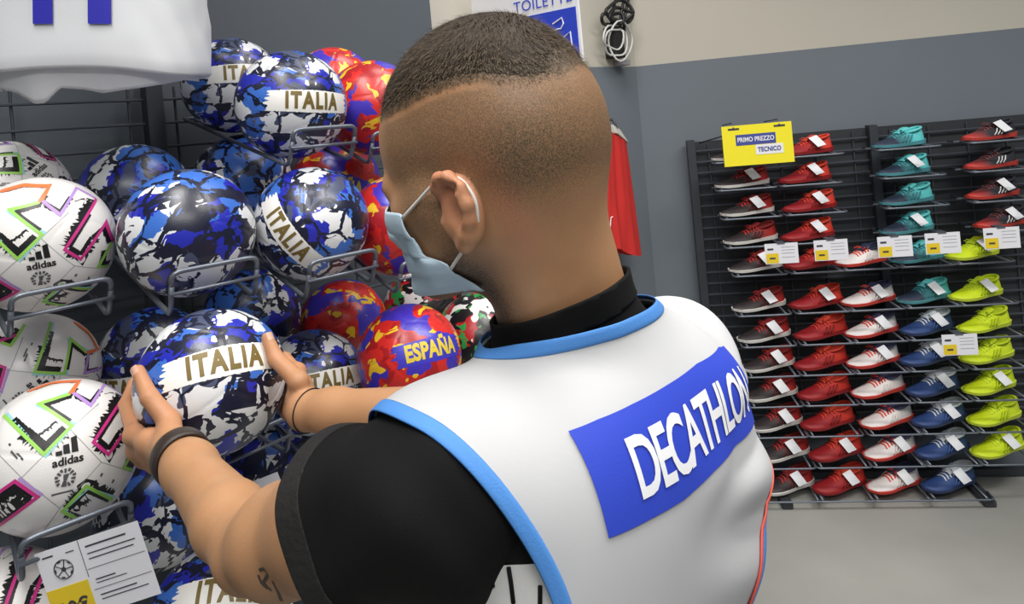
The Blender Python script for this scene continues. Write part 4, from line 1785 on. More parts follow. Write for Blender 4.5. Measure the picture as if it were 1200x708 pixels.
# left hand: thumb on the near side of the ball, fingers round its far left
Lm = [out(PA(173, 499, .975), .0135), out(PA(175, 514, .99), .0145), out(PA(178, 527, 1.0), .0155), out(PA(189, 537, .985), .0145)]
Lf = [[Lm[0], out(PA(155, 472, 1.03), .010), out(PA(157, 450, 1.07), .009), out(PA(164, 438, 1.09), .0075, True)],
      [Lm[1], bdir(-.99, .10, -.12, .012), bdir(-.88, .45, -.02, .009), bdir(-.72, .68, .06, .0075)],
      [Lm[2], bdir(-.90, .12, -.40, .012), bdir(-.80, .45, -.34, .009), bdir(-.66, .68, -.27, .0075)],
      [Lm[3], bdir(-.76, .05, -.64, .011), bdir(-.68, .34, -.62, .009), bdir(-.60, .54, -.56, .007)]]
Lt = [lerp(LWR, Lm[0], .28) + A((.012, -.008, .004)), out(PA(199, 494, .935), .013), out(PA(190, 462, .965), .0105, True), out(PA(177, 437, .985), .008, True)]
# right hand
Rm = [bdir(.88, .50, -.14, .016), bdir(.86, .52, -.28, .017), bdir(.84, .46, -.44, .016), bdir(.82, .32, -.58, .015)]
Rf = [[Rm[0], bdir(.70, .80, -.02, .011), bdir(.52, .95, .02, .009), bdir(.36, 1.0, .04, .0075)],
      [Rm[1], bdir(.70, .84, -.22, .011), bdir(.52, .98, -.18, .009), bdir(.34, 1.0, -.14, .0075)],
      [Rm[2], bdir(.72, .74, -.46, .011), bdir(.56, .88, -.43, .009), bdir(.40, .96, -.38, .0075)],
      [Rm[3], bdir(.74, .54, -.64, .010), bdir(.62, .70, -.62, .0085), bdir(.50, .80, -.58, .007)]]
Rt = [lerp(RWR, Rm[0], .30) + A((.0, -.012, .006)), out(PA(350, 447, 1.0), .014), out(PA(339, 415, 1.02), .0108, True), out(PA(321, 390, 1.035), .008, True)]


def hand(wr, mc, fi, th, nrm):
    pr = []
    for i, m_ in enumerate(mc):
        b0 = wr + (m_ - wr) * .12
        mm_ = out(lerp(b0, m_, .6), .017)
        pr.append(Cone(b0, mm_, .021 - .001 * i, .0145, .010))
        pr.append(Cone(mm_, m_, .0145, .0125, .010))
    for a, b in zip(mc[:-1], mc[1:]):
        pr.append(Cone(a, b, .0115, .0115, .010))
        pr.append(Cone(out(lerp(wr, a, .6), .016), out(lerp(wr, b, .6), .016), .015, .015, .010))
    for j, r0 in zip(fi, (.0105, .011, .0105, .0092)):
        pr += finger(j, r0)
    pr += [Cone(wr, th[0], .022, .018, .014), Cone(th[0], th[1], .0185, .0145, .010), Cone(th[1], th[2], .0138, .0118, .005), Cone(th[2], th[3], .0118, .0088, .004)]
    return pr


hand_pr = hand(LWR, Lm, Lf, Lt, 1) + hand(RWR, Rm, Rf, Rt, -1)
BODY = Field(head_pr[:5] + neck_pr + head_pr[5:] + torso_pr + arm_pr + hand_pr)
allp = np.array([p for q in BODY.p for p in ((q.a, q.b) if isinstance(q, Cone) else (q.c - q.r.max(), q.c + q.r.max()))])
lo_, hi_ = allp.min(0) - .08, allp.max(0) + .08
lo_[2] = max(lo_[2], bp_(0, 0, -.72)[2])
bv, bf = BODY.polygonise(lo_, hi_, 0.0025)
dball = np.linalg.norm(bv - HELDC, axis=1)

# ---- colour masks on the skin: stubble, redness, beard
hc = to_head(bv)
fq, lq, uq = hc[:, 0], hc[:, 1], hc[:, 2]


def sst(a, b, x):
    t = np.clip((x - a) / (b - a), 0, 1)
    return t * t * (3 - 2 * t)


line_px = [(463, 133), (480, 124), (500, 113), (520, 105), (545, 98), (570, 96), (595, 99), (620, 100), (645, 96), (668, 88), (686, 80)]
lh = to_head(BODY.see(line_px))
ok = ~np.isnan(lh[:, 0])
lf_, lu_ = lh[ok, 0], lh[ok, 2]
o_ = np.argsort(lf_)
lf_, lu_ = lf_[o_], lu_[o_]


def line_u(f):
    return np.interp(f, lf_, lu_)


ndist = np.linalg.norm(np.stack([fq - .02, lq * 1.0, uq], 1), axis=1)
inhead = sst(.20, .17, ndist) * (np.abs(lq) < .0815)
above = uq - line_u(fq)
front_edge = .084 - .25 * np.clip(uq - .055, -.03, .2) ** 2
hairzone = inhead * sst(.0, -.012, fq - (.082 - 0.10 * np.clip(.075 - uq, 0, 1)))
lowfade = sst(-.060, .02, uq + .35 * np.clip(-fq - .05, 0, 1) * 0 + .25 * np.clip(fq - .03, -.2, 0) * -1)
side = hairzone * sst(-.075, -.015, uq + .10 * np.clip(fq + .02, -.1, 0)) * sst(.078, .05, fq + .2 * np.clip(-uq + .03, 0, .1))
ear_bald = np.exp(-((fq + .014) / .024) ** 2 - ((uq + .030) / .034) ** 2)
stub = side * (0.66 + .22 * np.exp(-((fq + .075) / .035) ** 2 - ((uq - .005) / .04) ** 2)) * (1 - .7 * ear_bald)
band = np.exp(-((above + .026) / .020) ** 2) * (fq < .075)
stub *= (1 - .10 * band)
stub *= 1 - .20 * np.exp(-((fq + .085) / .03) ** 2 - ((uq - .065) / .025) ** 2)
stub *= 1 - .85 * np.exp(-((above + .0030) / .0028) ** 2) * (fq < .085) * sst(-.07, -.03, fq)
stub = np.where(above > .001, np.maximum(stub, hairzone * (.55 + .4 * sst(.0, .012, above))), stub)
red = np.exp(-((np.abs(lq) - .088) / .012) ** 2 - ((fq + .012) / .03) ** 2 - ((uq + .012) / .035) ** 2) + .7 * np.exp(-((fq + .045) / .014) ** 2 - ((uq + .03) / .05) ** 2) * (np.abs(lq) > .04) * inhead
beard = inhead * sst(-.045, -.085, uq) * sst(-.03, .02, fq) * .75 + inhead * np.exp(-((fq - .018) / .014) ** 2) * sst(.0, -.03, uq) * .35
bz = bv[:, 2]
# reddish knuckles, elbow and hands
ha = np.minimum(np.linalg.norm(bv - LWR, axis=1), np.linalg.norm(bv - RWR, axis=1))
red = np.clip(red + .35 * sst(.14, .06, np.linalg.norm(bv - HELDC, axis=1) - .06), 0, 1)
me = np_mesh('person', bv, bf)
ca = me.color_attributes.new('mask', 'FLOAT_COLOR', 'POINT')
ca.data.foreach_set('color', np.stack([stub, red, beard, np.ones_like(red)], 1).astype(f32).ravel())


def skin_mat():
    mt, nt, b = new_mat('skin')
    at = N(nt, 'ShaderNodeAttribute', attribute_name='mask')
    sp = N(nt, 'ShaderNodeSeparateColor')
    nt.links.new(at.outputs['Color'], sp.inputs[0])
    tc = N(nt, 'ShaderNodeTexCoord')

    def noise_(scale, det=3):
        n = N(nt, 'ShaderNodeTexNoise')
        n.inputs['Scale'].default_value = scale
        n.inputs['Detail'].default_value = det
        nt.links.new(tc.outputs['Object'], n.inputs['Vector'])
        return n.outputs['Fac']

    def mix(fac, a, bcol):
        x = N(nt, 'ShaderNodeMix', data_type='RGBA')
        nt.links.new(fac, x.inputs[0])
        for sock, c in ((x.inputs[6], a), (x.inputs[7], bcol)):
            if isinstance(c, tuple):
                sock.default_value = c
            else:
                nt.links.new(c, sock)
        return x.outputs[2]

    def mul(a, k=None, b2=None):
        x = N(nt, 'ShaderNodeMath', operation='MULTIPLY')
        nt.links.new(a, x.inputs[0])
        if b2 is not None:
            nt.links.new(b2, x.inputs[1])
        else:
            x.inputs[1].default_value = k
        return x.outputs[0]
    c = mix(noise_(28, 4), lin((166, 122, 87)), lin((186, 141, 103)))
    c = mix(mul(sp.outputs[1], .55), c, lin((202, 124, 98)))
    grain = ramp(nt, [(0.36, (.55, .55, .55, 1)), (0.62, (1.25, 1.25, 1.25, 1))], 'LINEAR')
    nt.links.new(noise_(900, 2), grain.inputs[0])
    g1 = N(nt, 'ShaderNodeSeparateColor')
    nt.links.new(grain.outputs[0], g1.inputs[0])
    c = mix(mul(sp.outputs[0], None, g1.outputs[0]), c, lin((84, 73, 56)))
    c = mix(mul(sp.outputs[2], None, g1.outputs[0]), c, lin((70, 58, 48)))
    nt.links.new(c, b.inputs['Base Color'])
    b.inputs['Roughness'].default_value = 0.48
    b.inputs['Specular IOR Level'].default_value = 0.35
    b.inputs['Subsurface Weight'].default_value = 0.08
    b.inputs['Subsurface Radius'].default_value = (.012, .004, .002)
    b.inputs['Subsurface Scale'].default_value = 0.5
    bp = N(nt, 'ShaderNodeBump')
    bp.inputs['Strength'].default_value = 0.18
    bp.inputs['Distance'].default_value = 0.0012
    nt.links.new(noise_(420, 4), bp.inputs['Height'])
    nt.links.new(bp.outputs['Normal'], b.inputs['Normal'])
    return mt


M_skin = skin_mat()
me.materials.append(M_skin)
person = bpy.data.objects.new('person', me)
col.objects.link(person)
tag(person, 'man in black shirt, white work vest and face mask holding a football', 'person')

# ---------------------------------------------------------------- hair on top: scalp shell and short strands
M_hair = mat('dark_brown_hair', (54, 44, 35), 0.7, vary=0.3, vscale=300, spec=0.3)
nrm_b = mesh_normals(bv, bf)
top_mask = (above > .001) & (inhead > .5) & (fq < .083 - .16 * np.clip(.072 - uq, 0, 1)) & (uq > .02)
vid = np.nonzero(top_mask)[0]
# shell
hv = bv + nrm_b * (0.0003 + .0050 * sst(.004, .035, above) * sst(-.115, -.06, fq))[:, None]
T = tri(bf)
sm_ = top_mask & (above > .007) & (fq > -.094)
T = T[sm_[T].all(1)]
used, inv = np.unique(T, return_inverse=True)
hair = link('hair', np_mesh('hair', hv[used], inv.reshape(T.shape), M_hair), None, person)
hr = np.random.default_rng(5)
roots = hr.choice(vid, 42000)
rp_ = bv[roots] + hr.normal(0, .0016, (len(roots), 3))
n_ = nrm_b[roots]
ab = above[roots]
# whorl at the crown, combed forward
crown = hp(-.055, 0, .112)
away = rp_ - crown
away -= (away * n_).sum(1, keepdims=True) * n_
away /= np.linalg.norm(away, axis=1, keepdims=True) + 1e-6
swirl = np.cross(n_, away)
dirn = n_ * .38 + away * .75 + swirl * .25 + hr.normal(0, .16, n_.shape)
dirn /= np.linalg.norm(dirn, axis=1, keepdims=True)
ln = (.0016 + .0105 * sst(.0, .045, ab)) * hr.uniform(.75, 1.2, len(ab)) * (.35 + .65 * sst(-.115, -.05, fq[roots]))
sdv = np.cross(dirn, n_)
sdv /= np.linalg.norm(sdv, axis=1, keepdims=True) + 1e-6
w0 = .00028
b0 = rp_ + n_ * .0006
m1 = b0 + dirn * ln[:, None] * .55
t1 = b0 + dirn * ln[:, None] + (away * .0 - n_ * .10) * ln[:, None]
sv = np.stack([b0 - sdv * w0, b0 + sdv * w0, m1 + sdv * w0 * .8, m1 - sdv * w0 * .8, t1], 1).reshape(-1, 3)
k = np.arange(len(roots))[:, None] * 5
sf = [tuple(x) for x in np.concatenate([k, k + 1, k + 2, k + 3], 1)] + [tuple(x) for x in np.concatenate([k + 3, k + 2, k + 4], 1)]
st_ = link('hair_strands', np_mesh('hair_strands', sv, sf, mat('brown_hair_strand', (84, 70, 53), 0.6, vary=.25, vscale=60, spec=.3)), None, hair)
st_['kind'] = 'stuff'

# eyes and eyebrows
for sg in (-1, 1):
    bm = bmesh.new()
    bmesh.ops.create_uvsphere(bm, u_segments=16, v_segments=10, radius=.0118)
    em = bpy.data.meshes.new('eye')
    bm.to_mesh(em)
    bm.free()
    em.shade_smooth()
    eo = link('eye', em, mat('eye_white', (200, 190, 184), .2), person)
    eo.location = hp(.0815, sg * .032, -.016)
    mb = MB()
    pts = [hp(.0995 - .010 * t * t, sg * (.016 + .030 * t), .003 + .004 * math.sin(math.pi * t)) for t in np.linspace(0, 1, 8)]
    mb.tube(pts, [.003, .004, .0042, .004, .0037, .003, .0025, .0015], 6)
    mb.build('eyebrow', M_hair, person, True)

# ---------------------------------------------------------------- black T-shirt
M_shirt = mat('black_jersey_cloth', (13, 13, 14), 0.9, vary=0.15, vscale=20, bump=0.2, bscale=900, spec=0.25)
folds = lambda p: 0.0022 * np.sin(p[:, 2] * 60 + 12 * np.sin(p[:, 0] * 9) + p[:, 1] * 25) + .0016 * np.sin(p[:, 0] * 70 - p[:, 2] * 45)
SHIRT = Field(torso_pr + neck_pr + [Ell(LSH, (.060, .060, .062), None, .03), Ell(RSH, (.060, .060, .062), None, .03)], 0.0055, lambda p: .4 * folds(p))
c3 = BODY.see([(612, 378), (676, 357)])
pn = np.cross(c3[1] - c3[0], PA(738, 318, .60) - c3[0])
pn /= np.linalg.norm(pn)
zl = bp_(0, 0, -.60)[2]
tv, tf = SHIRT.polygonise(MID - A((.36, .36, .68)), MID + A((.36, .36, .24)), .004)
tt = tri(tf)
tb = to_body(tv)
# lower edge of the black yoke seen under the sleeve
yk = SHIRT.see([(560, 672), (640, 655)])
zyk = np.nanmean(yk[:, 2])
v1, t1_ = clip(tv, tt, (tv - c3[0]) @ pn)
v2, t2_ = clip(v1, t1_, zyk - v1[:, 2])
sh = link('shirt', np_mesh('shirt', v2, t2_, M_shirt), None, person)
sh.modifiers.new('thick', 'SOLIDIFY').thickness = .002
v3, t3_ = clip(v1, t1_, v1[:, 2] - zyk)
v3, t3_ = clip(v3, t3_, zl - v3[:, 2])
lo = link('lower_panel', np_mesh('lower_panel', v3, t3_, mat('pale_grey_cloth', (206, 206, 204), .85, vary=.05, bump=.15, bscale=500)), None, sh)
# collar rib
cv, ct = clip(*clip(tv + SHIRT.grad(tv) * .002, tt, (tv - c3[0]) @ pn), None) if False else (None, None)


def offset_clip(V, T, nr, off, gs):
    V = V + nr * off
    for g in gs:
        V, T = clip(V, T, g(V))
    return V, T


tn = SHIRT.grad(tv)
cv, ct = offset_clip(tv, tt, tn, .0018, [lambda V: (V - c3[0]) @ pn - .001, lambda V: -.022 - (V - c3[0]) @ pn])
co_ = link('collar', np_mesh('collar', cv, ct, M_shirt), None, sh)
co_.modifiers.new('thick', 'SOLIDIFY').thickness = .003
for nm, S_, E_, cutt in (('left', LSH, LEL, .37), ('right', RSH, REL, .60)):
    ax_ = (E_ - S_) / np.linalg.norm(E_ - S_)
    SL_ = Field([Ell(S_, (.059, .059, .060), None, .03), Cone(S_, lerp(S_, E_, .45), .059, .062, .03), Cone(lerp(S_, E_, .45), lerp(S_, E_, .8), .062, .058, .03),
                 Cone(S_ + XB * (.05 if nm == 'left' else -.05) - ZB * .06, S_ - ZB * .01, .055, .055, .03)][:4 if nm == 'left' else 3], 0.006 if nm == 'left' else .001, folds)
    vv, ff = SL_.polygonise(np.minimum(S_, E_) - .11, np.maximum(S_, E_) + .11, .0035)
    tt_ = tri(ff)
    nn = SL_.grad(vv)
    cp = lerp(S_, E_, cutt)
    g_end = lambda V: (V - cp) @ ax_
    a1, b1 = clip(vv, tt_, g_end(vv))
    so_ = link('sleeve', np_mesh('sleeve', a1, b1, M_shirt), None, sh)
    so_.modifiers.new('thick', 'SOLIDIFY').thickness = .002
    a2, b2 = offset_clip(vv, tt_, nn, .0012, [lambda V: g_end(V) - .002, lambda V: -.022 - g_end(V)])
    cu = link('cuff', np_mesh('cuff', a2, b2, mat('dark_rib_cloth', (22, 21, 20), .8, bump=.8, bscale=160)), None, so_)
    cu.modifiers.new('thick', 'SOLIDIFY').thickness = .002
    if nm == 'left':
        LSL = SL_

# dark seam lines on the pale side panel
for pl in ([(527, 712), (552, 697), (579, 684)], [(596, 664), (599, 682), (602, 706)], [(633, 686), (633, 712)]):
    p_ = SHIRT.see(pl)
    if not np.isnan(p_).any():
        g_ = SHIRT.grad(p_)
        MB().tube([Vector(x) for x in p_ + g_ * .001], .0016, 6).build('seam', M_shirt, sh, True)

# ---------------------------------------------------------------- white work vest
def drape(p):
    b_ = to_body(p)
    x, z = b_[:, 0], b_[:, 2]
    d1 = .007 * np.exp(-((z + .045 - .25 * x) / .020) ** 2) * sst(-.02, .06, x)
    d2 = .0055 * np.sin(70 * (z + .35 * x)) * np.exp(-((z + .06) / .09) ** 2) * sst(-.06, .10, x)
    d3 = .0022 * np.sin(46 * (x + .4 * z)) * sst(-.12, -.30, z)
    return np.minimum(d1 + d2 + d3, .0035)


VEST = Field([type(q)(q.c, q.r, q.m, .055) if isinstance(q, Ell) else Cone(q.a, q.b, q.ra, q.rb, .035) for q in torso_pr] + neck_pr +
             [Ell(LSH, (.060, .060, .063), None, .05), Ell(RSH, (.060, .060, .063), None, .05)], 0.0135, drape)
vv, ff = VEST.polygonise(MID - A((.38, .38, .62)), MID + A((.38, .38, .22)), .0035)
vt = tri(ff)
vn = VEST.grad(vv)
ap = [(436, 477), (470, 484), (505, 500), (540, 528), (572, 562), (600, 598), (625, 635), (645, 672), (660, 708)]
aw = VEST.see(ap)
ab_ = to_body(aw)
npx = [(532, 440), (560, 420), (590, 408), (625, 402), (660, 401), (700, 396), (740, 386), (772, 370), (792, 352)]
nw = VEST.see(npx)
nb_ = to_body(nw)
# ---- tabard outline in body coordinates
ab_ = ab_[~np.isnan(ab_[:, 0])]
za, xa = ab_[:, 2], ab_[:, 0]
o_ = np.argsort(za)
zs_ = np.concatenate([[-.75, -.30, -.16], za[o_]])
low = float(xa[o_][0])
xs_ = np.concatenate([[low + .004, low + .006, low + .006], xa[o_]])
rw_ = to_body(VEST.see([(907, 540), (903, 575), (896, 610), (885, 650), (871, 700)]))


def g_arm_left(V):
    b_ = to_body(V)
    return np.interp(b_[:, 2], zs_, xs_) - b_[:, 0]


def g_arm_right(V):
    b_ = to_body(V)
    return b_[:, 0] - np.interp(b_[:, 2], [-.75, -.30, -.15, -.12, -.107, -.085, -.05, 0], [.070, .070, .078, .095, .118, .17, .26, .34])


ctr = A((0.0, -.005))
gd = nb_[2:7]
gd = gd[~np.isnan(gd[:, 0])]
th_ = np.abs(np.arctan2(gd[:, 0] - ctr[0], -(gd[:, 1] - ctr[1])))
ro_ = np.hypot(gd[:, 0] - ctr[0], gd[:, 1] - ctr[1])
o_ = np.argsort(th_)
th_k = np.concatenate([[0], th_[o_], np.radians([100, 120, 180])])
ro_k = np.concatenate([[ro_[o_][0]], ro_[o_], [.114, .120, .120]])


npl = nw[:7]
npl = npl[~np.isnan(npl[:, 0])]
# the neckline lies in a plane tipped forward; everything of the cloth above it is cut away
nc0 = npl.mean(0)
nn_ = np.linalg.svd(npl - nc0)[2][2]
if nn_[2] < 0:
    nn_ = -nn_


def g_neck(V):
    b_ = to_body(V)
    return np.where(np.hypot(b_[:, 0], b_[:, 1]) < .19, (V - nc0) @ nn_, -1)


def g_hem(V):
    return -.56 - to_body(V)[:, 2]


M_vest = mat('white_vest_cloth', (190, 191, 193), .85, vary=.03, vscale=15, bump=.04, bscale=900)
M_trim = mat('sky_blue_binding', (74, 136, 208), .7, bump=.2, bscale=600)
M_redpipe = mat('coral_piping', (222, 92, 78), .6)
V_, T_ = vv, vt
for g in (g_arm_left, g_arm_right, g_neck, g_hem):
    V_, T_ = clip(V_, T_, g(V_))
# keep only the piece that is the vest
lab_ = np.arange(len(V_))
while True:
    m_ = lab_[T_].min(1)
    new = lab_.copy()
    for i in range(3):
        np.minimum.at(new, T_[:, i], m_)
    new = new[new]
    if (new == lab_).all():
        break
    lab_ = new
big = np.bincount(lab_).argmax()
T_ = T_[lab_[T_[:, 0]] == big]
used, inv = np.unique(T_, return_inverse=True)
V_, T_ = V_[used], inv.reshape(T_.shape)
vest = link('work_vest', np_mesh('work_vest', V_, T_, M_vest), None, person)
vest.modifiers.new('thick', 'SOLIDIFY').thickness = .0022
vest['label'] = 'white sleeveless work vest with sky blue binding'


def loops(T):
    """ordered boundary polylines of a triangle mesh"""
    e = np.concatenate([T[:, [0, 1]], T[:, [1, 2]], T[:, [2, 0]]])
    es = {}
    for a, b in e.tolist():
        if (b, a) in es:
            del es[(b, a)]
        else:
            es[(a, b)] = 1
    nxt = {a: b for a, b in es}
    out_ = []
    while nxt:
        a0, b = nxt.popitem()
        L = [a0, b]
        while b in nxt:
            b = nxt.pop(b)
            L.append(b)
        out_.append(L)
    return out_


def resample(p, step):
    d = np.concatenate([[0], np.cumsum(np.linalg.norm(np.diff(p, axis=0), axis=1))])
    n = max(3, int(d[-1] / step))
    t = np.linspace(0, d[-1], n)
    return np.stack([np.interp(t, d, p[:, i]) for i in range(3)], 1)


def smooth_line(p, k, closed):
    for _ in range(k):
        if closed:
            p = (np.roll(p, 1, 0) + 2 * p + np.roll(p, -1, 0)) / 4
        else:
            p[1:-1] = (p[:-2] + 2 * p[1:-1] + p[2:]) / 4
    return p


def ribbon(name, p, fld, width, mt_, parent, inset=0.0, lift=.0012, thick=.0022):
    """rounded binding that lies on a surface along a line"""
    n = fld.grad(p)
    t = np.gradient(p, axis=0)
    t /= np.linalg.norm(t, axis=1, keepdims=True) + 1e-9
    s_ = np.cross(n, t)
    prof = [(-.5, 0), (-.42, .75), (-.2, 1), (.2, 1), (.42, .75), (.5, 0), (.3, -.8), (-.3, -.8)]
    rows = [p + s_ * (a * width + inset) + n * (lift + b * thick * .5) for a, b in prof]
    Vr = np.stack(rows, 1)
    m_, k_ = Vr.shape[:2]
    Vr = Vr.reshape(-1, 3)
    Fr = [(i * k_ + j, i * k_ + (j + 1) % k_, (i + 1) * k_ + (j + 1) % k_, (i + 1) * k_ + j) for i in range(m_ - 1) for j in range(k_)]
    return link(name, np_mesh(name, Vr, Fr, mt_), None, parent)


for L in sorted(loops(T_), key=len, reverse=True):
    if len(L) < 60:
        continue
    p = V_[L]
    closed = L[0] == L[-1]
    p = resample(p, .006)
    p = smooth_line(p, 4, False)
    zb_ = to_body(p)
    isneck = zb_[:, 2].min() > -.2
    ribbon('neck_binding' if isneck else 'edge_binding', p, VEST, .012 if isneck else .0125, M_trim, vest)
    if not isneck:
        sel = (zb_[:, 0] > .05) & (zb_[:, 1] < .02) & (zb_[:, 2] < .02) & (zb_[:, 2] > -.54)
        q = p[sel]
        if len(q) > 5:
            q = q[np.argsort(to_body(q)[:, 2])]
            side_in = np.sign(((MID - q[0]) @ np.cross(VEST.grad(q[:1])[0], q[1] - q[0])))
            ribbon('coral_piping', q, VEST, .006, M_redpipe, vest, .0095 * side_in, .0018)

# ---- printed panel with the store's name, laid on the back
pc = to_body(VEST.see([(663, 507), (718, 628), (760, 466), (800, 585), (830, 425), (860, 530), (690, 565)]))


def back_surface(x, z):
    x, z = np.atleast_1d(x), np.atleast_1d(z)
    o = np.stack([bp_(a, -.34, b) for a, b in zip(x, z)])
    p = VEST.march(o, np.repeat(YB[None], len(o), 0), 0.0, .6)
    return p


x_l = np.nanmean(pc[[0, 1, 6], 0])
z_t, z_b = np.nanmean(pc[[0, 2, 4], 2]), np.nanmean(pc[[1, 3, 5], 2])
xg = np.linspace(x_l, .19, 120)
pg = back_surface(xg, np.full(120, (z_t + z_b) / 2))
okg = ~np.isnan(pg[:, 0])
xg, pg = xg[okg], pg[okg]
arc = np.concatenate([[0], np.cumsum(np.linalg.norm(np.diff(pg, axis=0), axis=1))])
PW = min(arc[-1] - .002, .238)


tp = to_body(VEST.see([(663, 507), (700, 492), (740, 474), (780, 452), (815, 427), (840, 408)]))
bt = to_body(VEST.see([(718, 628), (760, 608), (800, 585), (835, 552), (862, 520), (882, 492)]))
tp, bt = tp[~np.isnan(tp[:, 0])], bt[~np.isnan(bt[:, 0])]
tp = np.concatenate([tp, [[.125, 0, .046], [.16, 0, .030]]])


def panel_pt(u, v, lift):
    """u along the panel (0..1), v from bottom to top"""
    u, v = np.asarray(u, float), np.asarray(v, float)
    x = np.interp(u * PW, arc, xg)
    # printed straight on the cloth: nearly level
    zt = np.interp(x, tp[:, 0], tp[:, 2])
    zb = np.interp(x, bt[:, 0], bt[:, 2])
    z = zb + (zt - zb) * v
    p = back_surface(x, z)
    return p + VEST.grad(p) * lift


M_pblue = mat('panel_blue', (40, 66, 190), .7, bump=.1, bscale=500)
nu, nv = 90, 24
uu, vg = np.meshgrid(np.linspace(0, 1, nu), np.linspace(0, 1, nv))
pp = panel_pt(uu.ravel(), vg.ravel(), .0016)
fb = [(j * nu + i, j * nu + i + 1, (j + 1) * nu + i + 1, (j + 1) * nu + i) for j in range(nv - 1) for i in range(nu - 1)]
bad = np.isnan(pp[:, 0])
fb = [f for f in fb if not any(bad[k_] for k_ in f)]
pp[bad] = pp[~bad][0]
pn_ = link('name_panel', np_mesh('name_panel', pp, fb, M_pblue), None, vest)
tvs, tfs = text_mesh('DECATHLON', 1.0, .020, 1.0, .86, step=.10)
tvs = np.array(tvs)
mn, mx_ = tvs.min(0), tvs.max(0)
tu = .145 + (tvs[:, 0] - mn[0]) / (mx_[0] - mn[0]) * .775
tw = .20 + (tvs[:, 1] - mn[1]) / (mx_[1] - mn[1]) * .58
lp = panel_pt(tu, tw, .0026)
bad = np.isnan(lp[:, 0])
tfs = [f for f in tfs if not any(bad[k_] for k_ in f)]
lp[bad] = lp[~bad][0]
lt = link('lettering', np_mesh('lettering', lp, tfs, mat('white_print', (232, 233, 236), .7), False), None, vest)

# ---------------------------------------------------------------- face mask with ear loops
FACE = Field(head_pr[:5] + neck_pr[:1] + [q for q in head_pr[5:17] if not q.neg], .0)
ns_, nv_ = 61, 34
mv = []
cax = hp(.010, 0, 0)
for j in range(nv_):
    v = j / (nv_ - 1)
    for i in range(ns_):
        s_ = -1 + 2 * i / (ns_ - 1)
        a_ = abs(s_)
        edge_phi = 1.08 - .42 * v * 0 + .30 * sst(.45, .62, v) * 1.0 - .02
        phi = s_ * (edge_phi + .0)
        utop = -.006 - .016 * a_ ** 1.5
        ubot = -.094 - .006 * a_ ** 1.5
        u = utop + (ubot - utop) * v
        d = HF * math.cos(phi) + HL * math.sin(phi)
        mv.append((cax + HU * u, d, v, s_))
oo = np.array([m_[0] for m_ in mv])
dd = np.array([m_[1] for m_ in mv])
# from outside inwards
hit = FACE.march(oo + dd * .22, -dd, 0.0, .22)
rr_ = np.linalg.norm(hit - oo, axis=1).reshape(nv_, ns_)
# the cloth bridges hollows: relax the radius upward
for _ in range(60):
    av = rr_.copy()
    av[1:-1, 1:-1] = (rr_[:-2, 1:-1] + rr_[2:, 1:-1] + rr_[1:-1, :-2] + rr_[1:-1, 2:]) / 4
    rr_ = np.maximum(rr_, av)
vgrid = np.linspace(0, 1, nv_)[:, None]
sgrid = np.abs(np.linspace(-1, 1, ns_))[None]
pleat = .0030 * ((vgrid * 4.0) % 1.0) * (1 - sgrid ** 4 * .5)
crump = .0016 * np.sin(sgrid * 19 + vgrid * 9) * sgrid
rr_ = rr_ + .0035 + pleat + crump
mpts = oo + dd * rr_.reshape(-1)[:, None]
mf = [(j * ns_ + i, j * ns_ + i + 1, (j + 1) * ns_ + i + 1, (j + 1) * ns_ + i) for j in range(nv_ - 1) for i in range(ns_ - 1)]
M_mask = mat('pale_blue_mask', (184, 206, 220), .8, vary=.05, vscale=60, bump=.15, bscale=700)
mask = link('face_mask', np_mesh('face_mask', mpts, mf, M_mask), None, person)
mask.modifiers.new('thick', 'SOLIDIFY').thickness = .0012
mask['label'] = 'pale blue pleated face mask'
M_loop = mat('white_elastic', (214, 212, 206), .7)
mg = mpts.reshape(nv_, ns_, 3)
for sg, ci in ((1, ns_ - 1), (-1, 0)):
    up0, lo0 = mg[1, ci], mg[22, ci]
    earp = [hp(.003, sg * .080, -.002), hp(-.010, sg * .088, .0005), hp(-.026, sg * .087, -.006), hp(-.0335, sg * .086, -.024), hp(-.028, sg * .083, -.044), hp(-.012, sg * .078, -.054)]
    pts = [up0] + earp + [lo0]
    MB().tube([Vector(x) for x in resample(smooth_line(resample(np.array(pts), .004), 2, False), .004)], .0014, 6).build('ear_loop', M_loop, mask, True)

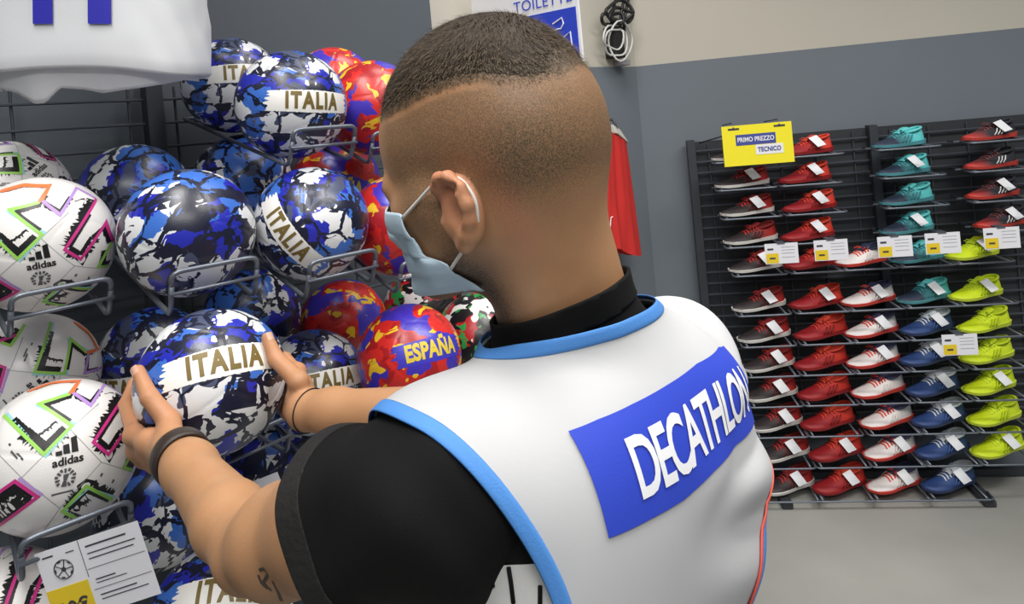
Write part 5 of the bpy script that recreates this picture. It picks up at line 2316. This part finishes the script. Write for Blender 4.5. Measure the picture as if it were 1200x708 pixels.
# ---------------------------------------------------------------- wristwatch strap, bracelet, tattoo
def band_around(name, a, b, t, wdt, thick, mt_, parent, tilt=(0, 0, 0), lift=.001):
    c = lerp(a, b, t)
    ax_ = (b - a) / np.linalg.norm(b - a) + A(tilt)
    ax_ /= np.linalg.norm(ax_)
    e1 = np.cross(ax_, ZB)
    e1 /= np.linalg.norm(e1)
    e2 = np.cross(ax_, e1)
    K = 56
    ARM = Field(arm_pr + hand_pr[:])
    an = np.linspace(0, 2 * math.pi, K, endpoint=False)
    dr = np.cos(an)[:, None] * e1 + np.sin(an)[:, None] * e2
    rows = []
    for w_ in (-.5, -.17, .17, .5):
        cc = c + ax_ * (w_ * wdt)
        o = np.repeat(cc[None], K, 0)
        h_ = ARM.march(o + dr * .09, -dr, 0, .09)
        r_ = np.linalg.norm(h_ - o, axis=1)
        r_ = np.where(np.isnan(r_), .034, r_)
        for _ in range(3):
            r_ = (np.roll(r_, 1) + 2 * r_ + np.roll(r_, -1)) / 4
        rows.append((cc, r_))
    Vb, m_ = [], []
    rmax = np.max([r_ for _, r_ in rows], axis=0)
    seq = [(0, 0), (0, thick * .7), (1, thick), (2, thick), (3, thick * .7), (3, 0), (2, -.001), (1, -.001)]
    for k_ in range(K):
        for ri, ex in seq:
            cc, r_ = rows[ri]
            Vb.append(cc + dr[k_] * (.5 * (r_[k_] + rmax[k_]) + lift + ex))
    q_ = len(seq)
    Fb = [(k_ * q_ + j, k_ * q_ + (j + 1) % q_, ((k_ + 1) % K) * q_ + (j + 1) % q_, ((k_ + 1) % K) * q_ + j) for k_ in range(K) for j in range(q_)]
    return link(name, np_mesh(name, np.array(Vb), Fb, mt_), None, parent)


M_strap = mat('dark_leather', (46, 36, 31), .5, vary=.2, vscale=80, bump=.3, bscale=300)
wt = band_around('watch_strap', LEL, LWR, .945, .029, .0045, M_strap, person)
wt['label'] = 'dark brown watch strap'
band_around('bracelet', REL, RWR, .97, .0014, .0010, M_rub, person, (.1, .1, .1))
M_tat = mat('tattoo_ink', (70, 62, 52), .6)
for pl in ([(304, 668), (310, 666), (314, 674), (309, 682), (318, 692)], [(312, 678), (322, 688), (332, 700), (338, 712)], [(303, 674), (307, 684), (314, 690)], [(320, 682), (326, 694), (330, 704)]):
    p_ = BODY.see(pl)
    if not np.isnan(p_).any():
        ribbon('tattoo', resample(p_, .002), BODY, .0030, M_tat, person, 0, .00035, .0004)

# thumbnails
M_nail = mat('nail', (206, 160, 138), .3)
for th in (Lt, Rt):
    d_ = (th[3] - th[2]) / np.linalg.norm(th[3] - th[2])
    o_n = (th[3] - HELDC) / np.linalg.norm(th[3] - HELDC)
    o_n = o_n - d_ * (o_n @ d_)
    o_n /= np.linalg.norm(o_n)
    sd_ = np.cross(d_, o_n)
    c = th[3] - d_ * .001
    vsn = []
    for i in range(6):
        for j in range(6):
            a_ = (j / 5 - .5) * 1.7
            rr0 = .0093
            vsn.append(c + d_ * ((i / 5 - .5) * .013) + (o_n * math.cos(a_) + sd_ * math.sin(a_)) * rr0)
    link('thumbnail', np_mesh('thumbnail', np.array(vsn), [(i * 6 + j, i * 6 + j + 1, (i + 1) * 6 + j + 1, (i + 1) * 6 + j) for i in range(5) for j in range(5)], M_nail), None, person)

# ---------------------------------------------------------------- trousers and shoes (below the picture)
hipz = bp_(0, 0, -.60)[2]
TR = [Ell(bp_(0, 0, -.60), (.172, .122, .14), BFR, .04)]
for sg in (-1, 1):
    hipj, knee, ank = bp_(sg * .09, 0, -.66), bp_(sg * .11, .02, -.66 - .44 * (hipz - .12) / .86), bp_(sg * .12, -.01, 0)
    ank[2] = .10
    TR += [Cone(hipj, knee, .092, .068, .04), Cone(knee, ank, .068, .058, .03)]
TRO = Field(TR, .004, lambda p: .003 * np.sin(p[:, 2] * 50 + p[:, 0] * 30))
pv, pf = TRO.polygonise(bp_(-.36, -.36, 0) * A((1, 1, 0)) - A((.05, .05, -.02)), A((MID[0] + .4, MID[1] + .4, hipz + .22)), .008)
pv2, pt2 = clip(pv, tri(pf), .075 - pv[:, 2])
pv2, pt2 = clip(pv2, pt2, pv2[:, 2] - (hipz + .06))
link('trousers', np_mesh('trousers', pv2, pt2, mat('navy_trousers', (40, 44, 56), .85, bump=.2, bscale=400)), None, person)
for sg in (-1, 1):
    a_ = bp_(sg * .12, -.01, 0)
    a_[2] = 0
    mm = frame(Vector(-YB), Vector(-XB), Vector(ZB), Vector(a_ + YB * .075))
    root = None
    up_ = SP['upper']
    so = bpy.data.objects.new('shoe', SP['upper'])
    col.objects.link(so)
    so.parent = person
    so.matrix_world = mm
    so.material_slots[0].link = 'OBJECT'
    so.material_slots[0].material = M_shirt
    for nm in ('sole', 'laces'):
        o = bpy.data.objects.new('shoe_' + nm, SP[nm])
        col.objects.link(o)
        o.parent = so
        o.material_slots[0].link = 'OBJECT'
        o.material_slots[0].material = M_white if nm == 'sole' else M_rub
        if nm == 'laces':
            o['kind'] = 'stuff'
